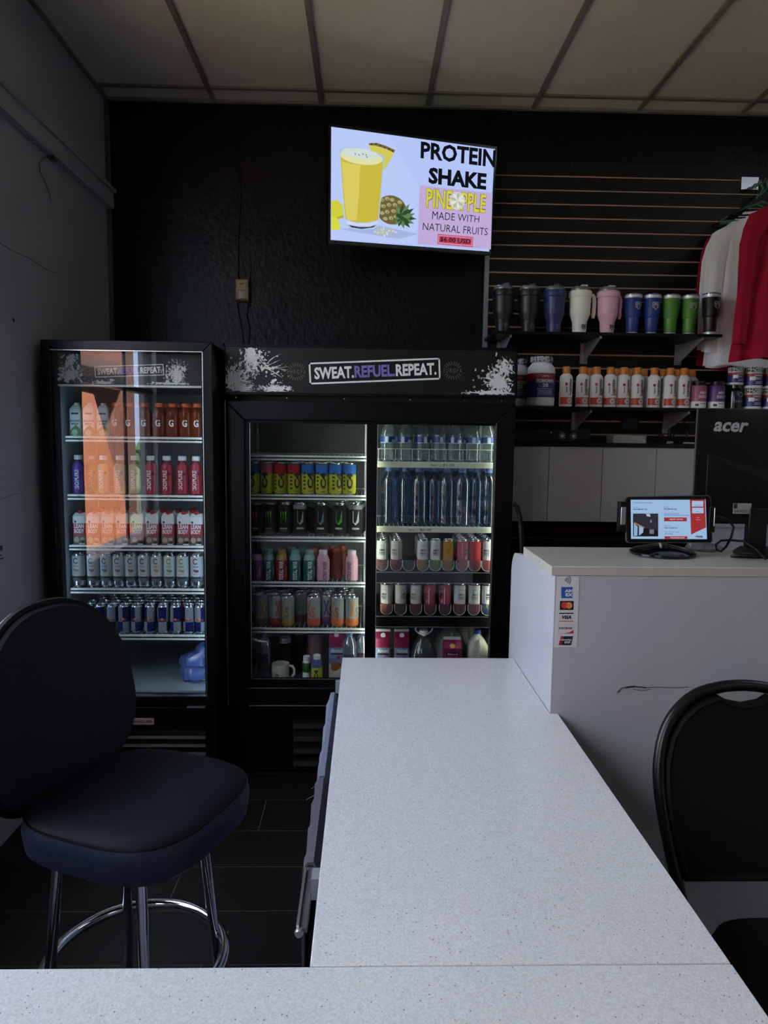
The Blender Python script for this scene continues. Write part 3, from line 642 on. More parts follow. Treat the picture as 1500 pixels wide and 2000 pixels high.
# ---- bottom of the left cooler
t = thing('jar', 'small printed jar standing alone on the cooler floor at left', 'jar', (ax(211, 1300, 3.42), 3.42, .4645))
obj('jar_body', MB(mat('jar_tan', (150, 120, 104), .4), white_pl).lathe([(.026, 0), (.028, .004), (.028, .07), (.028, .115), (.022, .122)], 20, [1, 1, 0, 1]), t); obj('lid', MB(smoke_pl).lathe([(.027, .122), (.029, .124), (.029, .134), (.02, .137)], 20), t)
bagm = glassy('blue_bag_film', (.55, .64, .92), .25, 2.5, 1.5, .38, (110, 136, 214))
def bag():
    mb = MB(bagm); rings = []; n = 36; rnd = random.Random(3)
    prof = [(.02, .0), (.075, .004), (.088, .03), (.082, .06), (.074, .075), (.084, .09), (.078, .12), (.058, .145), (.046, .17), (.030, .19), (.012, .2)]
    for k, (r, z) in enumerate(prof):
        rings.append([(r*(1+.12*math.sin(3*a+k*.9)+.07*math.sin(7*a-k*1.7)+.04*math.sin(13*a+k*2.3))*math.cos(a)+(.012*k*.5 if k > 6 else 0), r*.9*(1+.1*math.cos(5*a+k))*math.sin(a), z+.006*math.sin(6*a+k)*(1 if k else 0)) for a in [2*pi*j/n for j in range(n)]])
    return mb.loft(rings, 0)
t = thing('plastic_bag', 'translucent blue plastic bag of food boxes in the cooler bottom', 'bag', (-.790, 3.37, .466)); t.scale = (.86, .86, .92)
obj('film', bag(), t)
obj('contents', MB(mat('pale_box', (190, 190, 210), .6)).loft([rrect(.12, .10, .02, z) for z in (.008, .05)], 0).loft([rrect(.10, .09, .02, z) for z in (.08, .12)], 0), t)

# ================================================================== right cooler: left bay
c4y = solid(170, 168, 40, 35); c4b = solid(40, 96, 170, 30); c4r = solid(160, 30, 44, 30); c4p = solid(170, 80, 96, 30); c4n = solid(34, 70, 130, 30)
tops = [c4n, c4p, c4r, c4r, c4b, c4b, c4b, c4b]; tn = ['navy', 'pink', 'red', 'red', 'blue', 'blue', 'blue', 'blue']
for i, u in enumerate((495, 521.5, 548, 575, 602, 629, 655.5, 682)):
    def dec(mb, r, h):
        f = cyl(r+.0012, 0)
        mb.text('C4', .078, .030, cyl(r+.0018, .066, .40, True), 0, .05)
        for k in range(5): mb.patch(-.022, -.010, .024+.018*k, .033+.018*k, f, 0, 4)
        mb.patch(.004, .026, .010, .018, f, solid(120, 118, 60)); return mb
    mk_can('c4%s' % tn[i], .0325, .150, [(.68, c4y), (1, tops[i])], dec, 'energy_can', olabel('tall yellow energy can with %s top' % tn[i], i, 8, 'the yellow can row'), (ax(u, 963, 3.5), 3.5, SL['b']+.002), (-.5, -.6, -.2, .1, 0, -.15, .2, -.3)[i], 'yellow energy cans, front row')
for j in range(2):
    for i in range(7):
        mk_can('c4back', .0325, .150, [(.68, c4y), (1, c4n)], None, 'energy_can', blabel('tall yellow energy can', i, j), (-.545+.073*i, 3.58+.07*j, SL['b']+.002), 0, 'yellow energy cans, rows behind')
bk = solid(14, 15, 17, 28); gy = solid(120, 124, 128, 28, metal=.3); mg = solid(96, 176, 50); mr = solid(190, 40, 60)
def dec_m(col):
    def dec(mb, r, h):
        k = mb.mm(col); f = cyl(r+.0009, 0)
        for u0, l in ((-.014, .07), (-.002, .05), (.010, .062)):
            mb.poly([f(u0-.003, .118), f(u0+.004, .118), f(u0+.003, .100), f(u0+.001, .118-l), f(u0-.001, .100)], k)
        mb.text('MONSTER', .036, .007, cyl(r+.0008, .036), white_ink, .02); mb.text('ENERGY', .03, .004, cyl(r+.0008, .024), k, .02); return mb
    return dec
def dec_r(col):
    def dec(mb, r, h):
        k = mb.mm(col); f = cyl(r+.0009, 0)
        mb.poly([f(-.014, .122), f(.016, .122), f(.016, .07), f(.0, .054), f(-.014, .07)], k); mb.text('R', .012, .024, cyl(r+.0013, .088), bk, .05)
        mb.text('REIGN', .034, .009, cyl(r+.0008, .038), white_ink, .03); return mb
    return dec
row2 = [(501, 'black can with red claw mark', 'mr', dec_m(mr), bk), (529, 'black can with green claw mark and red rim', 'mg', dec_m(mg), bk), (557, 'black can with green claw mark beside the grey shield can', 'mg', dec_m(mg), bk),
        (586, 'black can with grey shield', 'rg', dec_r(solid(150, 156, 160)), gy), (627, 'black can with steel-blue shield near the middle of its row', 'rb', dec_r(solid(96, 112, 130)), bk), (663, 'black can with green shield', 'rn', dec_r(solid(80, 160, 60)), bk), (694, 'black can with pale grey shield at the right end', 'rg2', dec_r(solid(170, 176, 184)), gy)]
for u, lb, k, d, bc in row2:
    mk_can(k, .0328, .157, [(.90, bk), (1, bc)], d, 'energy_can', 'tall '+lb+', second can shelf', (ax(u, 1046, 3.5), 3.5, SL['c']+.002), random.uniform(-.25, .25), 'black energy cans, front row')
for j in range(2):
    for i, u in enumerate((505, 533, 561, 589, 617, 645, 672, 698)):
        mk_can('mback', .0328, .157, [(.9, bk), (1, gy)], None, 'energy_can', blabel('tall black energy can', i, j), (ax(u, 1046, 3.6)+.01*j, 3.585+.07*j, SL['c']+.002), 0, 'black energy cans, rows behind')
teal = solid(22, 78, 84); tealt = solid(120, 160, 162); red_ = solid(150, 28, 34); gold = solid(168, 132, 72); pnk = solid(186, 140, 158); prp = solid(104, 60, 124); brn = solid(128, 46, 34)
def tw(key, a, b, capm, txt, tcol):
    bodyf = lambda: MB(a).lathe([(.027, 0), (.031, .004), (.031, .04), (.031, .092), (.0305, .1), (.024, .120), (.0185, .128)], 24, [a, a, a, a, b, b], (True, False))
    decf = lambda: MB(tcol).text(txt, .092, .021, cyl(.0321, .050, -.12, True), 0, .035).patch(.018, .026, .02, .07, cyl(.0318, 0), b, 3)
    return (M('tw'+key, bodyf), M('twc'+key, lambda: MB(capm).lathe([(.0195, .126), (.0205, .128), (.0205, .146), (.018, .149)], 18)), M('twd'+key, decf))
tws = dict(t=('teal', teal, tealt, tealt, 'TOTAL WAR', white_ink), r=('red', red_, gold, gold, 'TOTAL WAR', white_ink), p=('pink', pnk, pnk, solid(214, 190, 200), 'NITRO WHEY', solid(84, 40, 84)), v=('violet', prp, pnk, solid(50, 40, 70), 'NITRO WHEY', solid(30, 20, 60)), b=('rust', brn, brn, solid(160, 70, 50), 'TOTAL WAR', brn))
for i, (u, k, y) in enumerate(((502, 'v', 3.5), (525, 't', 3.5), (551, 'r', 3.5), (577, 't', 3.5), (605, 't', 3.5), (631, 'p', 3.5), (687, 'p', 3.5))):
    cn = tws[k][0]; m = tw(*tws[k])
    lab = {0: 'violet and pink shaker bottle at the left end of its shelf', 1: 'teal shaker bottle between the violet and the red bottle', 2: 'red and gold shaker bottle among teal ones', 3: 'teal shaker bottle just right of the red bottle', 4: 'teal shaker bottle just left of the pink bottle', 5: 'pale pink shaker bottle in front of the rust-red bottles', 6: 'pale pink shaker bottle standing alone at the right end of its shelf'}[i]
    t = thing('shake_bottle', lab, 'bottle', (ax(u, 1134, y), y, SL['d']+.002), (-.1, .2, .1, .15, .2, .5, -.3)[i], 'shake bottles, front row')
    for n_, q in zip(('bottle_body', 'cap', 'lettering'), m): obj(n_, q, t)
for i, (u, k, y, j) in enumerate(((515, 't', 3.58, 0), (543, 't', 3.58, 0), (570, 't', 3.58, 0), (592, 't', 3.58, 0), (612, 'b', 3.57, 1), (634, 'b', 3.58, 1), (656, 'b', 3.56, 1), (622, 'b', 3.65, 1), (646, 'b', 3.65, 1), (668, 'b', 3.65, 1))):
    m = tw(*tws[k]); t = thing('shake_bottle', ('rust-red shaker bottle %s of the group behind the pink one' % ['in front left', 'at centre front', 'at front right', 'in back left', 'at centre back', 'at back right'][i-4] if j else 'teal shaker bottle, %s from left in the second row back' % ORD[i]), 'bottle', (ax(u, 1130, y), y, SL['d']+.002), .2, ('rust-red bottles behind', 'teal bottles behind')[1-j])
    for n_, q in zip(('bottle_body', 'cap'), m): obj(n_, q, t)
# XS-style tall cans on the fifth shelf
xsg = solid(150, 156, 156, 28, metal=.4)
def dec_x(col, col2, a):
    def dec(mb, r, h):
        k = mb.mm(col); k2 = mb.mm(col2)
        mb.text('X', .030, .075, cyl(r+.0012, .088, a), k, .035); mb.text('S', .022, .055, cyl(r+.0014, .072, a+.75), k2, .03); return mb
    return dec
xsr = [(496, (110, 96, 60), (90, 60, 40), (100, 70, 40), 1.2), (512, (128, 96, 40), (70, 64, 30), (120, 84, 40), .2), (538, (150, 50, 40), (140, 36, 34), (140, 60, 40), .5), (563, (140, 112, 70), (150, 120, 50), (120, 90, 50), -.8), (613, (150, 60, 40), (176, 70, 40), (170, 80, 50), -.8), (637, (84, 30, 84), (90, 40, 90), (50, 24, 50), .0), (660, (160, 90, 50), (180, 90, 40), (150, 80, 40), -.9), (687, (176, 110, 40), (180, 96, 36), (120, 110, 100), .1)]
xl = ['silver-grey can with brown script at the left end', 'silver can with tan X and olive foot', 'silver can with red X', 'silver can with gold S and ochre foot', 'silver can with orange S and red foot', 'silver can with purple X', 'silver can with orange S and orange foot', 'silver can with bright orange X, standing apart at right']
for i, (u, c_a, c_f, c_b, a) in enumerate(xsr):
    mk_can('xs%d' % i, .0325, .152, [(.24, solid(*c_f)), (1, xsg)], dec_x(solid(*c_a), solid(*c_b), a), 'energy_can', xl[i]+', fifth shelf', (ax(u, 1222, 3.5), (3.5, 3.565)[i == 0]+(.032 if i == 5 else 0), SL['e']+.002), 0, 'silver X cans, front row')
for j in range(3):
    for i, u in enumerate((502, 529, 556, 588, 616, 643, 670)):
        mk_can('xsb', .0325, .152, [(.24, solid(110, 50, 40)), (1, xsg)], None, 'energy_can', blabel('silver energy can without visible print', i, j), (ax(u, 1222, 3.58)+.01*j, 3.575+.068*j, SL['e']+.002), 0, 'silver X cans, rows behind')

# ---- floor of the left bay
zf = .436
def water_big(): return MB(glassy('bottle_clear_plastic', (.82, .86, .90), .05, 4.5, 1.5, .16, (150, 165, 190))).lathe([(.030, 0), (.036, .004), (.036, .03), (.0345, .04), (.0355, .06), (.0355, .15), (.034, .17), (.026, .20), (.0135, .215), (.013, .228)], 24, 0)
blue_cap = solid(84, 112, 168)
def mk_water(u, v, y, z, lab, grp, sc=1.0):
    t = thing('water_bottle', lab, 'bottle', (ax(u, v, y), y, z), 0, grp)
    obj('bottle_body', M('wb', water_big), t); obj('cap', M('wbc', lambda: MB(blue_cap).lathe([(.0150, .218), (.0155, .22), (.0155, .238), (.0135, .241)], 18)), t)
    obj('label', M('wbl', lambda: MB(glassy('faint_label', (.55, .5, .52), .3, 1, 1.4, .12, (120, 70, 80))).patch(-.03, .03, .04, .13, cyl(.0360, 0), 0, 10)), t)
    return t
mk_water(493, 1325, 3.55, zf, 'clear water bottle cut by the left door edge on the cooler floor', None)
mk_water(515, 1328, 3.47, zf, 'clear water bottle with blue cap left of the white mug', None)
mk_water(682, 1325, 3.47, zf, 'clear water bottle in front of the almond carton, cooler floor', None)
mk_water(707, 1325, 3.50, zf, 'clear water bottle at the right door edge of the left bay floor', None)
t = thing('mug', 'white ceramic mug with dark print on the cooler floor', 'mug', (ax(548, 1338, 3.44), 3.44, zf))
mug_m = mat('mug_white', (190, 190, 176), .3)
obj('cup', MB(mug_m).lathe([(.034, 0), (.040, .004), (.042, .045), (.0425, .085), (.0400, .085), (.0385, .045), (.036, .008)], 28, 0), t)
obj('handle', MB(mug_m).tube([(.040, 0, .072), (.058, 0, .070), (.068, 0, .052), (.066, 0, .03), (.052, 0, .014), (.039, 0, .016)], .0065, 8), t)
obj('print', MB(ink).disc(-.012, .034, .009, .009, cyl(.0433, 0), 0, 16, .6).text('2', .012, .02, cyl(.0435, .02, -.28), 0, .03), t)
for (u, y, r, h, lab) in ((557, 3.525, .030, .17, 'black bottle with steel straw behind the white mug'), (583, 3.590, .046, .200, 'tall black tumbler on the cooler floor behind the mug')):
    t = thing('black_tumbler', lab, 'tumbler', (ax(u, 1310, y), y, zf))
    obj('tumbler_body', MB(black_pl).lathe([(r*.72, 0), (r*.78, .004), (r*.85, h*.4), (r, h*.5), (r, h)], 24), t)
    obj('lid', MB(smoke_pl).lathe([(r*1.04, h), (r*1.06, h+.012), (r*.9, h+.02), (r*.5, h+.022)], 24), t)
    obj('ring', MB(steel).lathe([(r*1.02, h-.003), (r*1.05, h-.001), (r*1.02, h+.001)], 24), t)
t = thing('shaker_cup', 'translucent pink shaker cup behind the small green bottle', 'cup', (ax(618, 1310, 3.58), 3.58, zf))
obj('cup', MB(glassy('pink_cup', (.7, .55, .6), .2, 1.2, 1.5, .5, (158, 128, 138))).lathe([(.032, 0), (.036, .004), (.046, .2)], 24), t); obj('lid', MB(black_pl).lathe([(.048, .2), (.05, .205), (.046, .225), (.02, .23)], 24), t)
t = thing('yogurt_bottle', 'small white and green drink bottle beside the yellow one', 'bottle', (ax(599, 1332, 3.45), 3.45, zf))
obj('bottle_body', MB(clear_pl, solid(30, 90, 40), white_pl).lathe([(.017, 0), (.02, .003), (.019, .04), (.021, .05), (.021, .088), (.016, .098)], 20, [2, 2, 1, 1, 2]), t); obj('cap', MB(white_pl).lathe([(.0165, .098), (.017, .1), (.017, .118), (.014, .12)], 18), t)
t = thing('energy_bottle', 'yellow bottle with blue shoulder and black print on the cooler floor', 'bottle', (ax(619, 1332, 3.43), 3.43, zf))
obj('bottle_body', MB(c4y, solid(50, 76, 130)).lathe([(.024, 0), (.0265, .004), (.0265, .072), (.026, .08), (.019, .108), (.017, .112)], 22, [0, 0, 1, 1, 1]), t); obj('cap', MB(white_pl).lathe([(.0175, .110), (.018, .112), (.018, .13), (.015, .132)], 18), t)
obj('lettering', MB(ink).text('C4', .05, .02, cyl(.0272, .038, -.1, True), 0, .04), t)
alm_m, alm_b, alm_n = solid(126, 26, 70), solid(104, 116, 150), solid(130, 80, 46)
def almond(w=.072, h=.2):
    def f(): return MB(alm_m, alm_b, solid(190, 190, 186)).loft([rrect(w, w, .003, 0, 2), rrect(w, w, .003, h*.36, 2), rrect(w, w, .003, h*.78, 2), rrect(w, w, .003, h, 2), [(x, y*.12, z) for x, y, z in rrect(w, w, .003, h+.028, 2)], [(x, y*.12, z) for x, y, z in rrect(w, w, .003, h+.040, 2)]], [2, 1, 0, 0, 2])
    return f
def almond_d():
    f = flat((0, -.0366, 0)); mb = MB(white_ink, alm_n, ink, solid(140, 40, 90))
    mb.text('Almond', .054, .02, lambda u, v: f(u, v+.140), 0, .02); mb.patch(-.026, .03, .120, .127, f, 2, 1); mb.disc(.012, .106, .008, .008, f, 3)
    mb.disc(.0, .066, .026, .018, f, 1); mb.disc(-.006, .052, .02, .014, f, 1); mb.text('smooth & creamy', .05, .006, lambda u, v: f(u, v+.01), 2); return mb
for (u, v, y, lab) in ((657, 1320, 3.50, 'almond drink carton partly behind the water bottles, left bay'), (747, 1330, 3.50, 'magenta and blue almond carton at the left edge of the right bay'), (783, 1330, 3.50, 'magenta and blue almond carton beside the handled water jug')):
    t = thing('almond_carton', lab, 'carton', (ax(u, v, y), y, zf+.001), 0, 'almond drink cartons')
    obj('carton', M('alm', almond()), t); obj('print', M('almd', almond_d), t)
    obj('cap', M('almc', lambda: MB(white_pl).lathe([(.012, 0), (.012, .014)], 16)), t, (0, -.012, .208), (1.05, 0, 0))
# ---- right bay
lab_b, lab_w = solid(26, 60, 130), solid(176, 196, 214)
def small_water(): return MB(clear_pl).lathe([(.026, 0), (.034, .004), (.0345, .02), (.033, .03), (.0345, .04), (.033, .06), (.0345, .075), (.0345, .12), (.033, .135), (.024, .158), (.0135, .175), (.0125, .19)], 24, 0)
for i, u in enumerate((757, 791, 825, 858, 888, 923, 953)):
    t = thing('water_bottle', olabel('short clear water bottle with blue label', i, 7, 'the top row'), 'bottle', (ax(u, 897, 3.495), 3.495, SRt['a']+.002), 0, 'water bottles, top row')
    obj('bottle_body', M('swb', small_water), t); obj('cap', M('swc', lambda: MB(white_pl).lathe([(.0140, .180), (.0145, .182), (.0145, .196), (.013, .198)], 18)), t)
    obj('label', M('swl', lambda: MB(lab_b, lab_w).patch(-.10, .10, .088, .118, cyl(.0351, 0), 0, 30).patch(-.012, .004, .0885, .1175, cyl(.0354, 0), 1, 3).patch(.022, .045, .089, .104, cyl(.0354, 0), 1, 4).patch(-.10, .10, .088, .091, cyl(.0356, 0), 1, 30)), t, (0, 0, 0), (0, 0, random.uniform(-.7, .7)))
for j in range(1):
    for i, u in enumerate((765, 800, 835, 870, 905, 938)):
        t = thing('water_bottle', blabel('short clear water bottle on the top shelf', i, 0), 'bottle', (ax(u, 897, 3.6), 3.6, SRt['a']+.002), 0, 'water bottles, top shelf second row')
        obj('bottle_body', M('swb', None), t); obj('label', M('swl', None), t, (0, 0, 0), (0, 0, random.uniform(-1, 1)))
for i, (u, y) in enumerate(((758, 3.56), (775, 3.635), (791, 3.56), (818, 3.50), (847, 3.55), (871, 3.50), (901, 3.49), (929, 3.535), (953, 3.49))):
    t = thing('tall_water_bottle', olabel('tall clear bottle with blue cap', i, 9, 'the tall bottle row'), 'bottle', (ax(u, 1025, y), y, SRt['b']+.002), .2*i, 'tall water bottles')
    obj('bottle_body', M('twb', lambda: MB(blue_pl).lathe([(.028, 0), (.036, .005), (.0365, .05), (.0358, .054), (.0365, .058), (.0365, .12), (.0358, .124), (.0365, .128), (.0365, .20), (.034, .222), (.022, .246), (.0145, .256), (.014, .268)], 24, 0)), t)
    obj('cap', M('twbc', lambda: MB(blue_cap).lathe([(.0175, .258), (.018, .26), (.018, .282), (.016, .285)], 20)), t)
for i, u in enumerate((770, 802, 832, 861, 889, 917, 945)):
    t = thing('tall_water_bottle', blabel('tall clear blue-capped bottle', i, 0), 'bottle', (ax(u, 1020, 3.66), 3.66 if u > 800 else 3.74, SRt['b']+.002), 0, 'tall water bottles, second row')
    obj('bottle_body', M('twb', None), t); obj('cap', M('twbc', None), t)
am_w = solid(182, 182, 180, 35)
def dec_am(k, frcol):
    def dec(mb, r, h):
        f = cyl(r+.0008, 0)
        mb.poly([f(-.020, .136), f(.018, .136), f(.018, .052), f(.0, .060), f(-.020, .070)], am_w)
        mb.text('AMINO', .030, .011, cyl(r+.0013, .100), ink, .02); mb.text('ENERGY', .032, .010, cyl(r+.0013, .086), ink, .02); mb.text('ESSENTIAL', .024, .004, cyl(r+.0013, .122), ink); mb.patch(-.014, .014, .076, .078, cyl(r+.0013, 0), ink); mb.disc(0, .042, .013, .011, f, solid(*frcol)); return mb
    return dec
am1 = [(746, (120, 34, 34), 'red fruit'), (774, (120, 20, 50), 'berry red'), (826, (150, 110, 30), 'orange fruit'), (850, (110, 130, 40), 'lime green fruit'), (875, (150, 108, 44), 'plain amber'), (902, (150, 36, 46), 'pink-red side'), (927, (160, 50, 54), 'pink-red back'), (952, (190, 50, 50), 'bright red')]
am2 = [(755, (130, 40, 40), 'dull red'), (782, (70, 26, 34), 'dark berry'), (812, (120, 34, 34), 'brick red'), (840, (130, 40, 50), 'rose red'), (869, (110, 24, 70), 'magenta'), (897, (130, 40, 60), 'green-rimmed cherry'), (925, (150, 60, 70), 'green-rimmed watermelon'), (951, (40, 60, 110), 'blue and yellow lemon')]
holder = glassy('clear_holder', (.85, .86, .87), .05, 2.2, 1.5, .03)
def am_row(rows, v, z, which):
    for i, (u, c_, nm_) in enumerate(rows):
        y = 3.495; cc = solid(*c_, 32)
        mk_can('am%s%d' % (which, i), .0287, .152, [(.33, cc), (1, cc if nm_ in ('plain amber', 'pink-red back') else (solid(150, 60, 74, 32) if 'side' in nm_ or nm_ in ('rose red', 'magenta') else am_w))], None if nm_ == 'plain amber' else dec_am(i, (190, 170, 40) if 'lemon' in nm_ else (130, 150, 60) if 'lime' in nm_ else c_), 'amino_can',
               '%s amino drink can in the clear-front tray of the %s can row' % (nm_, which), (ax(u, v, y), y, z+.002), (0, -.45, -.1, 0, 0, .55, 2.6, -.5)[i] if which == 'upper' else (-.5, .6, -.5, -.9, -.8, .2, 0, .1)[i], 'amino cans, %s row' % which)
am_row(am1, 1112, .973, 'upper'); am_row(am2, 1200, .756, 'lower')
for z, us, v, lb in ((.973, (746, 774, 826, 902, 927, 952), 1112, 'upper'), (.756, (755, 782, 812, 840, 869, 897, 925, 951), 1200, 'lower')):
    for i, u in enumerate(us):
        for j in range(3):
            mk_can('amb', .0287, .152, [(.33, solid(120, 34, 40, 32)), (1, am_w)], None, 'amino_can', blabel('amino drink can in the %s tray' % lb, i, j), (ax(u, v, 3.495), 3.56+.064*j, z+.002), 0, 'amino cans behind, %s tray' % lb)
    def hold():
        mb = MB(holder, solid(190, 192, 196))
        pts = [(-.029, .055)]+[(.029*math.cos(a), .032+.03*math.sin(a)) for a in [pi+pi*i/10 for i in range(11)]]+[(.029, .055)]
        mb.tube([(x, 0, z_) for x, z_ in pts], .0012, 6, 1); mb.prism(pts, -.0005, .0005, 0); return mb
    for k, u in enumerate(((746, 774, 798, 826, 850, 875, 902, 927, 952) if lb == 'upper' else us)):
        obj('can_stop', M('hold', hold), c2, (ax(u, v, 3.46), 3.459, z))
# jugs and cartons on the right bay floor
jm = mat('milk_jug', (176, 174, 160), .45)
def jug(): 
    return MB(jm).loft([rrect(.135, .13, .03, 0), rrect(.145, .14, .03, .01), rrect(.145, .14, .03, .13), rrect(.13, .125, .035, .165), rrect(.085, .08, .03, .20), rrect(.045, .045, .02, .222), rrect(.036, .036, .0178, .226), rrect(.036, .036, .0178, .235)], 0)
def jug_h(): return MB(jm).tube([(.0, -.045, .205), (.0, -.068, .175), (.0, -.076, .13), (.0, -.074, .075), (.0, -.069, .06)], [.009, .013, .014, .013, .01], 10)
for (u, y, s_, lab, cap) in ((877, 3.63, .98, 'cream plastic gallon jug behind the magenta half carton', None), (912, 3.80, .96, 'cream plastic gallon jug furthest back at right', None), (930, 3.50, .80, 'white milk jug with blue cap at the right door edge', solid(34, 52, 140))):
    t = thing('milk_jug', lab, 'jug', (ax(u, 1330, y), y, zf+.001), .1); t.scale = (s_, s_, s_ if cap is None else .96)
    obj('jug_body', M('jug', jug), t); obj('handle', M('jugh', jug_h), t)
    obj('cap', M('jugc%s' % (cap is None), lambda: MB(cap or jm).lathe([(.020, .230), (.0215, .232), (.0215, .248), (.019, .250)], 20)), t)
t = thing('water_jug', 'large clear water jug with a white carry handle on its neck', 'jug', (ax(826, 1325, 3.50), 3.50, zf+.001))
obj('jug_body', MB(glassy('jug_plastic', (.72, .77, .8), .06, 1.9, 1.5, .12, (130, 142, 150))).lathe([(.058, 0), (.068, .006), (.07, .03), (.067, .045), (.07, .06), (.07, .105), (.068, .12), (.055, .165), (.03, .205), (.020, .215), (.020, .235)], 32, 0), t)
obj('cap', MB(white_pl).lathe([(.0215, .218), (.022, .220), (.022, .234), (.02, .237)], 20), t)
obj('handle', MB(white_pl).tube([(-.026, -.004, .222), (-.040, -.006, .235), (-.043, -.008, .262), (-.036, -.01, .276), (.036, -.01, .276), (.043, -.008, .262), (.040, -.006, .235), (.026, -.004, .222), (0, -.024, .214)], .0045, 8, 0, True).box(-.034, .034, -.014, -.006, .264, .278), t)
t = thing('half_carton', 'short magenta drink carton with white gable top between the jugs', 'carton', (ax(881, 1330, 3.47), 3.468, zf+.001), -.05)
obj('carton', MB().loft([rrect(.088, .088, .003, 0, 2), rrect(.088, .088, .003, .165, 2), [(x, y*.12, z) for x, y, z in rrect(.084, .088, .003, .198, 2)], [(x, y*.12, z) for x, y, z in rrect(.084, .088, .003, .212, 2)]], [alm_m, alm_m, solid(190, 188, 186)]), t)
obj('print', MB(solid(186, 150, 70), ink, white_ink).disc(0, .175, .013, .009, lambda u, v: (u, -.0445+(v-.165)*1.05 - .001, v), 0).patch(-.032, .032, .128, .146, flat((0, -.0446, 0)), 1, 1).text('Almond', .05, .01, flat((0, -.045, .137)), 2, .02), t)

# ================================================================== slatwall and its shelves
mdf = mat('slot_mdf', (205, 165, 138), .8)
slat_m = mat('slat_black', (12, 12, 15), .45, spec=.25, bump=(90, .15, .001))
sw = thing('slatwall', 'black slatwall panel with pale grooves on the right of the dark wall', 'slatwall', (0, 0, 0))
obj('backing', BX(mdf, .675, 2.75, YW-.022, YW-.003, 1.15, 3.121), sw)
for (x0, x1) in ((.675, 1.108), (1.1105, 2.33), (2.3325, 2.75)):
    for k in range(-1, 25):
        zt_, zb = 3.046-.0737*k-.005, 3.046-.0737*(k+1)+.005
        if k == -1: zt_ = 3.121
        w_, h_ = round(x1-x0, 3), round(zt_-zb, 4)
        obj('slat', M(('slat', w_, h_), lambda: MB(slat_m).box(0, w_, -.012, .001, 0, h_)), sw, (x0, YW-.022, zb))
tr = thing('edge_trim', 'pale vertical metal trim on the left edge of the slatwall', 'trim', (.661, YW, 2.08))
obj('strip', BX(mat('trim_alu', (150, 154, 162), .4, .3), -.012, .012, -.03, -.002, 0, .78), tr)
shelf_m = mat('shelf_black', (6, 6, 7), .3, spec=.25)
brk_m = mat('bracket_grey', (150, 152, 155), .4, .3)
def wall_shelf(label, x0, x1, z, brs, plates):
    t = thing('wall_shelf', label, 'shelf', (x0, 3.80, z))
    obj('board', BX(shelf_m, 0, x1-x0, 0, .312, -.016, 0), t, bev=.002)
    for bx in brs:
        b = obj('bracket', MB(brk_m).loft([[(xx, .02, -.017), (xx, .31, -.017), (xx, .31, -.118), (xx, .285, -.118), (xx, .03, -.032)] for xx in (-.0022, .0022)], 0), t, (bx-x0, 0, 0))
        obj('bracket_plate', BX(brk_m, -.02, .02, .305, .316, -.13, -.018), b)
        obj('bracket_tip', BX(brk_m, -.006, .006, .02, .03, -.03, -.0165), b)
    return t
Z1 = az(1180, 649, 3.80); Z2 = az(1200, 795, 3.80)
wall_shelf('upper black wall shelf on grey brackets carrying the tumblers', .655, 1.845, Z1, (.745, 1.215, 1.75), 0)
wall_shelf('lower black wall shelf carrying the supplement bottles', .76, 2.75, Z2, (1.18, 1.70, 2.3), 0)
def emblem(mb, f, w, m):
    t_ = w*.13
    def line(p, q, t=t_):
        p, q = Vector(p), Vector(q); d = (q-p).normalized(); n = Vector((-d.y, d.x))*t/2; p = p-d*t*.3; q = q+d*t*.3
        for i in range(4):
            g, h = p.lerp(q, i/4), p.lerp(q, (i+1)/4); mb.poly([f(*(g-n)), f(*(h-n)), f(*(h+n)), f(*(g+n))], m)
    a = w/2
    for p, q in (((-a, .9*a), (a, .9*a)), ((-a, .9*a), (-a, .2*a)), ((-a, .2*a), (-.45*a, .2*a)), ((a, .9*a), (a, .55*a)), ((a, .2*a), (a, -.35*a)), ((a, .2*a), (-.0*a, .2*a)), ((a, -.35*a), (0, -1.15*a)), ((0, -1.15*a), (-a, -.35*a)), ((-a, -.35*a), (-a, -.1*a)), ((-.45*a, .5*a), (-.45*a, -.45*a)), ((.45*a, .5*a), (.45*a, -.45*a)), ((-.45*a, .5*a), (.45*a, .5*a))): line(p, q)
def mug40(colm):
    return MB(colm).lathe([(.031, 0), (.0350, .003), (.0385, .062), (.0405, .070), (.0515, .100), (.0530, .108), (.0555, .19)], 32, 0, (True, False)).lathe([(.0565, .188), (.0600, .192), (.0605, .214), (.057, .222), (.050, .224)], 32, 0)
def mug40_lid(flip):
    return MB(smoke_pl, flip).lathe([(.050, .222), (.052, .230), (.046, .242), (.02, .247)], 28, 0).box(.002, .034, -.012, .012, .246, .256, 1).box(.022, .034, -.01, .01, .236, .247, 1).box(-.03, -.018, -.012, .012, .240, .250, 0)
def mug40_h(colm): return MB(colm).tube([(.054, 0, .205), (.066, 0, .204), (.073, 0, .195), (.075, 0, .17), (.073, 0, .10), (.071, 0, .085)], [.008, .009, .010, .0105, .0105, .008], 10)
def kcol(n, c_): return mat('powder_'+n, c_, .42, bump=(400, .12, .0006))
kb, kn, kw, kp = kcol('black', (20, 20, 22)), kcol('navy', (28, 44, 92)), kcol('cream', (226, 226, 212)), kcol('pink', (214, 168, 186))
